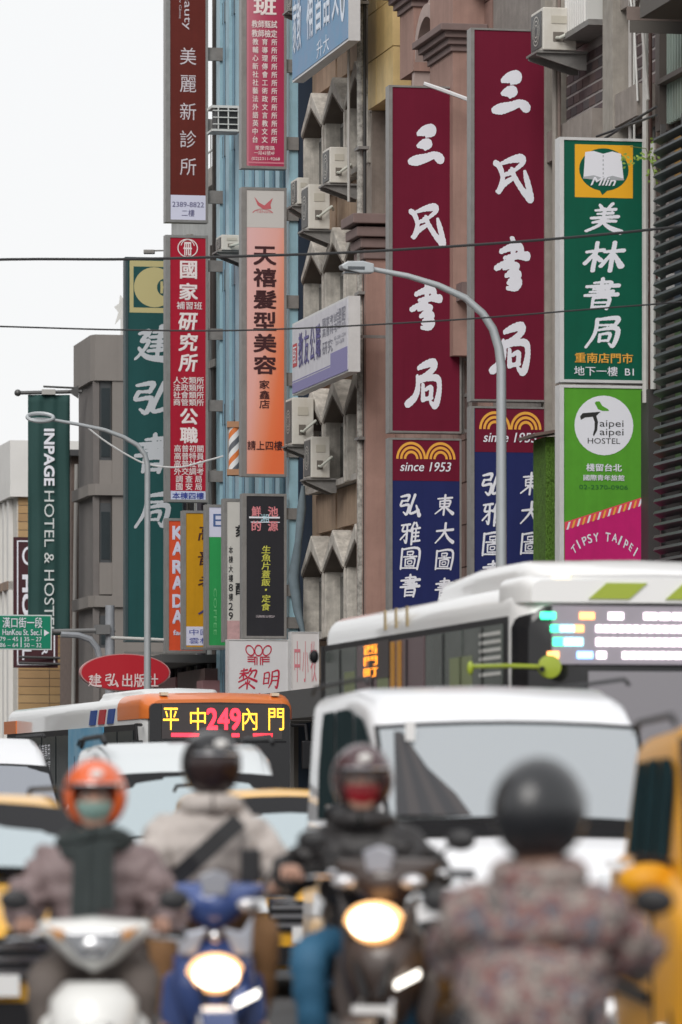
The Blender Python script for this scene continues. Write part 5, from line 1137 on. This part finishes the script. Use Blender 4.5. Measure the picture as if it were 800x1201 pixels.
B(-.02, .0, L-.12, L-.02, 1.2, 3.02).build('rear_post', blackp, e); B(.15, W-.15, -.03, .05, .5, .9).build('bumper', wb, e)
# ------------------------------------------------------------------ people and scooters
def skin(name, nodes, edges, m, parent, sub=2, post=None, root=None):
    """Smooth limb surface grown round a joint skeleton. nodes: {key: (x, y, z, r) or (x, y, z, rx, ry)}"""
    keys = list(nodes); me = bpy.data.meshes.new(name); me.from_pydata([nodes[k][:3] for k in keys], [(keys.index(a), keys.index(b)) for a, b in edges], [])
    o = bpy.data.objects.new(name, me); COL.objects.link(o); md = o.modifiers.new('s', 'SKIN')
    for i, k in enumerate(keys):
        sv = me.skin_vertices[0].data[i]; nd = nodes[k]; sv.radius = (nd[3], nd[4] if len(nd) > 4 else nd[3]); sv.use_root = (k == (root or keys[0]))
    s2 = o.modifiers.new('d', 'SUBSURF'); s2.levels = sub; s2.render_levels = sub
    md.use_smooth_shade = True
    dg = bpy.context.evaluated_depsgraph_get(); m2 = bpy.data.meshes.new_from_object(o.evaluated_get(dg)); bpy.data.objects.remove(o); bpy.data.meshes.remove(me)
    if post:
        for v in m2.vertices: v.co = post(v.co.copy(), v.normal.copy())
    for p in m2.polygons: p.use_smooth = True
    m2.materials.clear(); m2.materials.append(m); m2.name = name
    return link(name, m2, parent)
skinm = mat('skin', (.46, .27, .20), .55)
def chain(ks): return list(zip(ks[:-1], ks[1:]))
def person(label, loc, rz, top, sh_w, jacket, trousers, helm, helm_kind, hands, lean=.12, head_yaw=0, head_tilt=0, mask=None, scarf=None, visor=None, puff=.018, shoes=None, knee_w=.20, back=False, sz=1., wristcuff=None, bulk=1., elb=.10):
    """Seated rider facing -y. top: height of the helmet top; hands: handlebar grip point (x, y, z) for the +x side, mirrored."""
    e = thing('person', label, 'person', (loc[0], loc[1], 0), rz)
    hz = top-.145*sz; sy = -lean; shz = hz-.262*sz; pz = shz-.46*sz; hy = sy-.03
    G = Vector(hands)
    N = {'pelvis': (0, .12, pz, .155), 'waist': (0, .09, pz+.16, .12), 'chest': (0, .04+sy*.6, shz-.16, .125), 'upper': (0, sy+.03, shz-.03, .09), 'neck': (0, sy+.0, shz+.07, .060), 'jaw': (0, hy-.02, hz-.09, .062), 'face': (0, hy-.005, hz-.02, .088), 'crown': (0, hy+.01, hz+.05, .082)}
    Ed = chain(['pelvis', 'waist', 'chest', 'upper', 'neck', 'jaw', 'face', 'crown'])
    N['nose'] = (0, hy-.115, hz-.028, .013); Ed.append(('face', 'nose'))
    for s, sn in ((-1, 'a'), (1, 'b')):
        hx, hyy, hzz = G.x*s, G.y, G.z
        el = Vector((s*(sh_w+elb), (sy+hyy)/2+.10, (shz+hzz)/2-.09))
        wr = Vector((hx, hyy+.10, hzz+.015))
        N['sh'+sn] = (s*sh_w*.86, sy+.03, shz-.045, .062); N['el'+sn] = (*el, .042); N['wr'+sn] = (*wr, .027); N['palm'+sn] = (hx, hyy+.035, hzz+.028, .030)
        Ed += [('upper', 'sh'+sn), ('sh'+sn, 'el'+sn), ('el'+sn, 'wr'+sn), ('wr'+sn, 'palm'+sn)]
        for i in range(4):       # fingers curled over the grip
            fx = hx+s*(-.033+i*.022); ln = (.9, 1., .96, .8)[i]
            N['k%d%s' % (i, sn)] = (fx, hyy-.012, hzz+.034, .0095); N['m%d%s' % (i, sn)] = (fx, hyy-.038*ln, hzz+.012, .0088); N['t%d%s' % (i, sn)] = (fx, hyy-.030, hzz-.018*ln, .0078)
            Ed += [('palm'+sn, 'k%d%s' % (i, sn)), ('k%d%s' % (i, sn), 'm%d%s' % (i, sn)), ('m%d%s' % (i, sn), 't%d%s' % (i, sn))]
        N['th'+sn] = (hx-s*.045, hyy+.012, hzz+.004, .0105); N['tt'+sn] = (hx-s*.042, hyy-.012, hzz-.016, .009); Ed += [('palm'+sn, 'th'+sn), ('th'+sn, 'tt'+sn)]
        N['hip'+sn] = (s*.10, .06, pz-.02, .10); N['kn'+sn] = (s*knee_w, -.36, pz-.02, .062); N['an'+sn] = (s*(knee_w-.03), -.26, max(.34, pz-.42), .042); N['toe'+sn] = (s*knee_w, -.42, max(.30, pz-.47), .036)
        Ed += [('pelvis', 'hip'+sn), ('hip'+sn, 'kn'+sn), ('kn'+sn, 'an'+sn), ('an'+sn, 'toe'+sn)]
    skin('body', N, Ed, skinm, e, 2)
    # jacket
    J = {'pelvis': (0, .12, pz-.02, .20, .18), 'waist': (0, .08, pz+.14, .185, .17), 'chest': (0, .03+sy*.6, shz-.18, .215, .185), 'upper': (0, sy+.04, shz-.05, .175, .15), 'collar': (0, sy+.01, shz+.075, .098)}
    if bulk != 1: J = {k_: v_[:3]+tuple(r_*bulk for r_ in v_[3:]) if k_ != 'collar' else v_ for k_, v_ in J.items()}
    JE = chain(['pelvis', 'waist', 'chest', 'upper', 'collar'])
    for s, sn in ((-1, 'a'), (1, 'b')):
        S = Vector(N['sh'+sn][:3]); E_ = Vector(N['el'+sn][:3]); Wv = Vector(N['wr'+sn][:3])
        J['sh'+sn] = (S.x*1.02, S.y, S.z-.02, .118); J['ua'+sn] = (*S.lerp(E_, .55), .100); J['el'+sn] = (*E_, .090); J['fa'+sn] = (*E_.lerp(Wv, .55), .070); J['cf'+sn] = (*E_.lerp(Wv, .93), .050)
        JE += [('upper', 'sh'+sn)]+chain(['sh'+sn, 'ua'+sn, 'el'+sn, 'fa'+sn, 'cf'+sn])
    shl = N['sha'], N['shb']
    def quilt(p, n):
        r = abs(p.x)
        if r < sh_w*.98: ph = p.z*pi/.095
        else: ph = (p.z+abs(p.y)*.9)*pi/.09
        f = 0.
        for i, (a, b_, c) in enumerate(((31, 7, 13), (17, 41, 9), (53, 23, 37))): f += .0085*sin(a*p.x+b_*p.y+c*p.z+i)
        return p+n*(puff*1.35*(abs(sin(ph))**.6-.6)+f)
    skin('jacket', J, JE, jacket, e, 3, quilt)
    for s, sn in ((-1, 'a'), (1, 'b')):
        E_ = Vector(N['el'+sn][:3]); Wv = Vector(N['wr'+sn][:3]); MB().cyl(E_.lerp(Wv, .88), E_.lerp(Wv, .98), .046, .040, 14).build('cuff', wristcuff or jacket, e, smooth=.8)
    T = {'pelvis': (0, .12, pz-.04, .165)}; TE = []
    for sn in 'ab':
        for k_, r in (('hip', .125), ('kn', .092), ('an', .068)): T[k_+sn] = N[k_+sn][:3]+(r,)
        TE += [('pelvis', 'hip'+sn), ('hip'+sn, 'kn'+sn), ('kn'+sn, 'an'+sn)]
        a = Vector(N['an'+sn][:3]); t = Vector(N['toe'+sn][:3]); MB().ell((t+a)/2-Vector((0, 0, .03)), (.055, .14, .05)).build('shoe', shoes or trim, e, smooth=True)
    skin('trousers', T, TE, trousers, e, 2, lambda p, n: p+n*.006*sin(p.z*60+p.y*40))
    # helmet
    piv = Vector((0, hy, hz)); Mh = Matrix.Translation(piv) @ Matrix.Rotation(head_yaw, 4, 'Z') @ Matrix.Rotation(head_tilt, 4, 'Y') @ Matrix.Translation(-piv)
    cz = hz+.005
    def shell(r, cut, z_lo, z_hi, grow=0.):
        mb = MB(); nu, nv = 36, 16; ids = {}; keep = {}
        def P_(a, b_): return Vector((r[0]*cos(b_)*sin(a), hy+.012-r[1]*cos(b_)*cos(a), cz+r[2]*sin(b_)))
        for j in range(nv):
            for i in range(nu):
                a = 2*pi*(i+.5)/nu-pi; b_ = z_lo+(z_hi-z_lo)*(j+.5)/nv
                if cut and cut(a, b_): continue
                fc = []
                for (i_, j_) in ((i, j), ((i+1) % nu, j), ((i+1) % nu, j+1), (i, j+1)):
                    if (i_, j_) not in ids: ids[i_, j_] = len(mb.v); mb.v.append(tuple(P_(2*pi*i_/nu-pi, z_lo+(z_hi-z_lo)*j_/nv)))
                    fc.append(ids[i_, j_])
                mb.f.append(tuple(fc))
        return mb
    rad = (.134, .152, .150) if helm_kind != 'half' else (.138, .165, .158)
    if helm_kind == 'open': cut = lambda a, b_: abs(a) < .88 and b_ < .20
    elif helm_kind == 'full': cut = lambda a, b_: abs(a) < .98 and -.42 < b_ < .34
    else: cut = lambda a, b_: abs(a) < .9 and b_ < .12
    h = shell(rad, cut, -1.02 if helm_kind != 'half' else -1.32, pi/2-.01).xf(Mh).build('helmet', helm, e, smooth=True); md = h.modifiers.new('thick', 'SOLIDIFY'); md.thickness = .02; md.offset = -1
    MB().tube([Mh @ Vector((.134*sin(a), hy+.012-.154*cos(a), cz+.142*sin(.24)+.001)) for a in [-1.05+2.1*i/14 for i in range(15)]], .007).build('rim', trim, h)
    if helm_kind != 'half':
        MB().ell(Mh @ Vector((.012, hy-.118, hz+.092)), (.030, .012, .018)).build('helmet_highlight', mat('highlight_white', (.75, .74, .72), .4), h, smooth=True)  # pale patch that imitates a highlight on the helmet front
        MB().tube([Mh @ Vector((.137*sin(a), hy+.010-.157*cos(a), cz+.142*sin(.22)+.012)) for a in [-.9+1.8*i/12 for i in range(13)]], .006).build('visor_edge', chrome, h)
    if visor:
        shell((.140, .162, .154), lambda a, b_: not (abs(a) < 1.12 and (-.95 if helm_kind == 'full' else -.5) < b_ < .36), -.92, pi/2-.01).xf(Mh).build('visor', visor, h, smooth=True)
    for s in (-1, 1):
        MB().ell(Mh @ Vector((s*.034, hy-.086, hz+.0)), (.014, .010, .009)).build('eye', mat('eye_white', (.6, .58, .55), .3), e, smooth=True); MB().ell(Mh @ Vector((s*.034, hy-.094, hz+.0)), (.007, .004, .007)).build('pupil', blackp, e)
        MB().tube([Mh @ Vector((s*(.034+d_), hy-.092, hz+.022-abs(d_)*.2)) for d_ in (-.02, -.01, 0, .01, .02)], .004).build('eyebrow', mat('hair_black', (.02, .015, .015), .7), e)
        MB().tube([Mh @ Vector((s*.11, hy+.0, hz-.03)), Mh @ Vector((s*.085, hy-.04, hz-.10)), Mh @ Vector((0, hy-.07, hz-.15))], .008).build('chin_strap', trim, h)
    MB().tube([Mh @ Vector((-.025, hy-.094, hz-.062)), Mh @ Vector((0, hy-.10, hz-.060)), Mh @ Vector((.025, hy-.094, hz-.062))], .006).build('mouth', mat('lips', (.35, .12, .10), .5), e)
    if mask:
        shell((.104, .136, .134), lambda a, b_: not (abs(a) < .85 and -.98 < b_ < -.17), -.95, 1.).xf(Mh).build('face_mask', mask, e, smooth=True)
    if not scarf or scarf.name == 'green_collar':
        pts = [(.105*sin(a), sy+.01-.105*cos(a), hz-.185+.015*cos(a)) for a in [2*pi*k/20 for k in range(21)]]; MB().tube(pts, .046, 10).build('collar', jacket, e, smooth=True)
    if scarf:
        mb = MB()
        for i, (dz, r) in enumerate(((-.215, .115), (-.175, .118)) if scarf.name != 'green_collar' else ((-.17, .085),)):
            pts = [(r*1.15*sin(a), sy-.0-r*cos(a), hz+dz+.02*sin(a*2+i)) for a in [2*pi*k/18 for k in range(19)]]; mb.tube(pts, .036 if scarf.name != 'green_collar' else .022, 8)
        mb.build('scarf', scarf, e, smooth=True)
        if scarf.name != 'green_collar':
            for s, l in ((-1, .30), (1, .27)):
                mb = MB(); [mb.tube([(s*.033+o_*.03*(1+q*.3), sy-.20-.05*q-(.012 if o_ == 0 else 0), hz-.20-q*l) for q in (0, .2, .4, .6, .8, 1)], [.02, .022, .02, .019, .02, .018], 8) for o_ in (-1, 0, 1)]; mb.build('scarf_end', scarf, e, smooth=True)
    return e
def scooter(label, loc, rz, bar_z, shell, accent, lit, style=0, wid=1., hup=0.):
    """Scooter facing -y with the handlebar over y=0."""
    e = thing('motor_scooter', label, 'scooter', (loc[0], loc[1], 0), rz)
    z = bar_z
    # front apron
    def sec(zz, w_, y, dp): return [(w_*sin(a), y-dp*cos(a), zz) for a in [-pi/2+pi*i/14 for i in range(15)]]+[(w_*.8, y+.04, zz), (-w_*.8, y+.04, zz)]
    MB().loft([sec(z-.62, .09, -.05, .10), sec(z-.50, .15, -.08, .13), sec(z-.38, .185, -.08, .16), sec(z-.25, .18, -.05, .15), sec(z-.18, .12, -.03, .10)]).build('front_shield', shell, e, smooth=.9)
    for s in (-1, 1):
        MB().prism([(s*.15, z-.28), (s*.22, z-.34), (s*.235, z-.50), (s*.19, z-.66), (s*.13, z-.60)], -.03, .03).build('leg_shield', shell, e, bevel=.012)
        MB().prism([(s*.015, z-.50), (s*.065, z-.36), (s*.085, z-.34), (s*.045, z-.50)], -.272, -.225).build('air_slot', blackp, e)
    # handlebar cowl
    cw = .23*wid
    def cs(x, y0, y1, z0, z1): 
        return [(x, y0+(y1-y0)*(.5-.5*cos(a)), z0+(z1-z0)*(.5+.5*sin(a))) for a in [2*pi*i/12 for i in range(12)]]
    xs = [-1, -.72, -.4, 0, .4, .72, 1]; cy = [(-.02, .05, .03, .07), (-.07, .06, -.03, .075), (-.13, .07, -.10, .08), (-.17, .08, -.14, .09), (-.13, .07, -.10, .08), (-.07, .06, -.03, .075), (-.02, .05, .03, .07)]
    MB().loft([cs(x*cw, a, b_, z+c, z+d_) for x, (a, b_, c, d_) in zip(xs, cy)]).build('handlebar_cowl', shell, e, smooth=1.2)
    for s in (-1, 1):
        MB().cyl((s*.20, .02, z+.02), (s*.26, .03, z+.015), .016, n=10).build('handlebar', chrome, e); MB().cyl((s*.23, .03, z+.015), (s*.37, .06, z+.01), .019, n=12).build('grip', rubber, e)
        MB().tube([(s*.24, .0, z+.0), (s*.30, -.05, z-.0), (s*.36, -.03, z-.01)], .007).build('brake_lever', chrome, e)
        m_ = MB().ell((s*.325, -.02, z+.155), (.065, .018, .045)).build('mirror', blackp, e, smooth=True); MB().tube([(s*.21, .0, z+.03), (s*.25, -.01, z+.11), (s*.30, -.012, z+.14)], .008).build('stalk', blackp, m_)
    # headlight
    hg = mat('headlight_off', (.35, .36, .38), .12, .6, coat=1)
    lon = mat('headlight_on', (1, .85, .62), .3, emit=lit if lit else 1, ecol=(1, .86, .66)) if lit else None
    if style == 0:
        hl = MB().prism([(-.11, z+.035), (-.12, z+.0), (-.05, z-.085), (.05, z-.085), (.12, z+.0), (.11, z+.035)], -.185, -.12).build('headlight', hg, e, bevel=.012)
        MB().ell((0, -.19, z-.03), (.045, .012, .035)).build('reflector', chrome, hl, smooth=True)
        for s in (-1, 1): MB().prism([(s*.12, z+.03), (s*.19, z+.05), (s*.13, z-.01)], -.13, -.08).build('indicator', mat('amber_lens', (.55, .22, .03), .2), e)
    else:
        zz = z+hup
        hl = MB().loft([[(q*.125*cos(a)*(1 if sin(a) > 0 else .86), yy, zz-.32+q*.088*sin(a)) for a in [2*pi*i/22 for i in range(22)]] for q, yy in ((.7, -.12), (1, -.20), (1.0, -.25), (.86, -.268), (.5, -.28))]).build('headlight', mat('lamp_reflector_lit', (1, .6, .3), .3, emit=1.5, ecol=(1, .50, .18)), e, smooth=True)
        MB().ell((0, -.268, zz-.32), (.098, .03, .066)).build('bulb_glow', lon or hg, hl, smooth=True)
        for s in (-1, 1):
            MB().prism([(s*.03, z-.12), (s*.12, z-.14), (s*.17, z-.06), (s*.16, z-.24), (s*.09, z-.24)], -.19, -.15).build('headlight_surround', accent, e, bevel=.01)
            MB().ell((s*.15, -.16, z-.02), (.055, .03, .03)).build('indicator', mat('clear_lens', (.6, .6, .62), .1, .5), e, smooth=True)
        MB().ell((0, -.215, z-.16), (.025, .015, .025)).build('badge', chrome, e)
        MB().prism([(.09, z-.47), (.19, z-.42), (.19, z-.39), (.09, z-.44)], -.23, -.20).build('running_light', mat('running_light', (1, .95, .85), .3, emit=2.5, ecol=(1, .95, .85)), e)
        MB().prism([(-.05, z+.02), (.05, z+.02), (.07, z+.11), (.0, z+.135), (-.07, z+.11)], -.16, -.13).build('small_windscreen', mat('smoke_screen', (.30, .31, .35), .25), e, bevel=.01)
    # front wheel, fender, floor, body, seat, rear wheel
    def wh(y, r=.23):
        h = MB(); pts = [(0, y+(r-.045)*cos(a), r+(r-.045)*sin(a)) for a in [2*pi*i/28 for i in range(29)]]; h = h.tube(pts, .05, 10).build('wheel', rubber, e, smooth=True)
        MB().cyl((-.03, y, r), (.03, y, r), .13, n=20).build('rim', rimm, h)
        for i in range(5): a = 2*pi*i/5; MB().cyl((0, y, r), (0, y+cos(a)*.16, r+sin(a)*.16), .014, n=6).build('spoke', rimm, h)
    wh(-.38); wh(.92)
    MB().loft([[(x, -.38-.29*cos(a), .23+.27*sin(a)) for x in (-.07, -.05, .05, .07)]+[(x, -.38-.27*cos(a), .23+.25*sin(a)) for x in (.06, -.06)] for a in [.3+1.9*i/10 for i in range(11)]]).build('fender', shell, e, smooth=.9)
    for s in (-1, 1): MB().cyl((s*.07, -.38, .23), (s*.06, -.12, z-.45), .022, n=10).build('fork', chrome, e)
    B(-.17, .17, .0, .45, .27, .33).build('floorboard', trim, e, bevel=.02)
    def bs(y, w_, z0, z1): return [(w_*cos(a), y, (z0+z1)/2+(z1-z0)/2*sin(a)) for a in [2*pi*i/14 for i in range(14)]]
    MB().loft([bs(.38, .14, .30, z-.35), bs(.6, .17, .32, z-.28), bs(.95, .16, .42, z-.26), bs(1.2, .07, .55, z-.27)]).build('rear_body', shell, e, smooth=.9)
    MB().loft([bs(.36, .11, z-.36, z-.26), bs(.6, .145, z-.34, z-.22), bs(1.0, .14, z-.33, z-.20), bs(1.18, .09, z-.30, z-.21)]).build('seat', rubber, e, smooth=.9)
    MB().cyl((.17, .8, .28), (.17, 1.2, .34), .05, n=12).build('exhaust', trim, e)
    B(-.09, .09, -.26, -.25, z-.60, z-.54).build('number_plate', mat('plate_white', (.7, .7, .7), .5), e)
    return e
wsc = mat('scooter_white', (.72, .72, .70), .3, coat=.6); bsc = mat('scooter_blue', (.05, .09, .27), .25, .1, coat=.8); ksc = mat('scooter_black', (.03, .028, .03), .3, coat=.6); brnsc = mat('scooter_dark_brown', (.05, .035, .03), .35, coat=.5)
clear_v = mat('clear_visor', (.10, .08, .08), .06); clear_v.node_tree.nodes['Principled BSDF'].inputs['Alpha'].default_value = .35
# rider 1
k = 286; p = at(111, 0, k)
scooter('white scooter with a clear headlight ridden by the person in the orange helmet', (p.x, p.y), 0, 1.35-150/k+.0, wsc, wsc, 0)
mauve = mat('mauve_down_jacket', (.23, .17, .17), .6, var=.35, vs=5, bump=.2, bs=30)
person('rider in orange helmet, pale green mask, dark scarf and mauve padded jacket', (p.x-.01, p.y+.38), 0, 1.35+58/k, .215, mauve, mat('grey_brown_trousers', (.12, .10, .09), .8), mat('orange_helmet', (.70, .11, .015), .3, coat=.8), 'open', (.275, -.335, 1.35-146/k+.02), .10, mask=mat('pale_green_mask', (.27, .42, .38), .8), scarf=mat('dark_green_scarf', (.035, .045, .045), .9, var=.4, vs=20), visor=None, puff=.022)
# rider 2
k = 265; p = at(250, 0, k); r2 = R(4)
scooter('blue scooter with its headlight on beside the white scooter', (p.x, p.y), r2, 1.35-105/k, bsc, mat('pale_fork', (.45, .48, .55), .3, .4), 5, 1)
beige = mat('light_beige_jacket', (.52, .47, .44), .75, var=.45, vs=6, bump=.2, bs=25)
e = person('rider in black helmet and light beige jacket with a black strap across the chest', (p.x-.02, p.y+.36), r2, 1.35+92/k, .21, beige, mat('tan_trousers', (.25, .13, .055), .8, var=.3), mat('black_helmet', (.010, .010, .012), .25, coat=.6, spec=.3), 'full', (.29, -.33, 1.35-98/k+.02), .06, head_yaw=R(12), visor=mat('dark_visor', (.03, .018, .018), .12), puff=.014, knee_w=.22)
shz = 1.35+92/k-.42
mb = MB(); mb.loft([[(x+dx, y, z_-dx*1.1) for dx in (-.026, .026)]+[(x+dx, y-.012, z_-dx*1.1) for dx in (.028, -.028)] for x, y, z_ in ((.12, -.22, shz+.03), (.03, -.30, shz-.05), (-.08, -.31, shz-.15), (-.19, -.27, shz-.25))]); mb.build('shoulder_strap', blackp, e)
MB().box(.12, .21, -.29, -.27, shz-.25, shz-.10).build('chest_phone', blackp, e, bevel=.008)
# rider 3
k = 276; p = at(454, 0, k); r3_ = R(-14)
s3 = scooter('dark scooter with its headlight on, turned slightly towards the white van', (p.x, p.y), r3_, 1.35-78/k, brnsc, ksc, 5, 1, hup=.13)
blk = mat('black_down_jacket', (.022, .020, .021), .5, var=.3, vs=6, bump=.2, bs=30)
teal_t = mat('bright_blue_trousers', (.03, .13, .24), .7, var=.3)
person('rider in dark visored helmet, red mask and black padded jacket on the dark scooter', (p.x-.09, p.y+.36), r3_*.5, 1.35+76/k, .215, blk, teal_t, mat('maroon_black_helmet', (.05, .012, .016), .25, coat=.8), 'open', (.28, -.33, 1.35-92/k+.05), .08, mask=mat('red_mask', (.50, .012, .03), .8), scarf=mat('green_collar', (.02, .12, .06), .8), visor=clear_v, puff=.024, knee_w=.21, head_yaw=R(6))
# rider 4, seen from behind
k = 400; p = at(627, 0, k)
fl = floral('floral_jacket', [(.16, .13, .12), (.09, .08, .08), (.26, .22, .20), (.18, .09, .085), (.10, .11, .13), (.36, .31, .29)], 15)
scooter('scooter under the rider in the floral jacket, seen from behind', (p.x+.05, p.y+.45), R(180-10), .92, ksc, ksc, 0)
person('rider seen from behind in black helmet and grey floral padded jacket', (p.x, p.y), R(180-10), 1.35+56/k, .225, fl, mat('dark_trousers', (.05, .05, .055), .8), mat('matt_black_helmet', (.014, .015, .018), .35, coat=.4), 'half', (.30, -.40, .93), .10, puff=.014, head_yaw=R(-15), scarf=None, bulk=1.22, elb=.03)
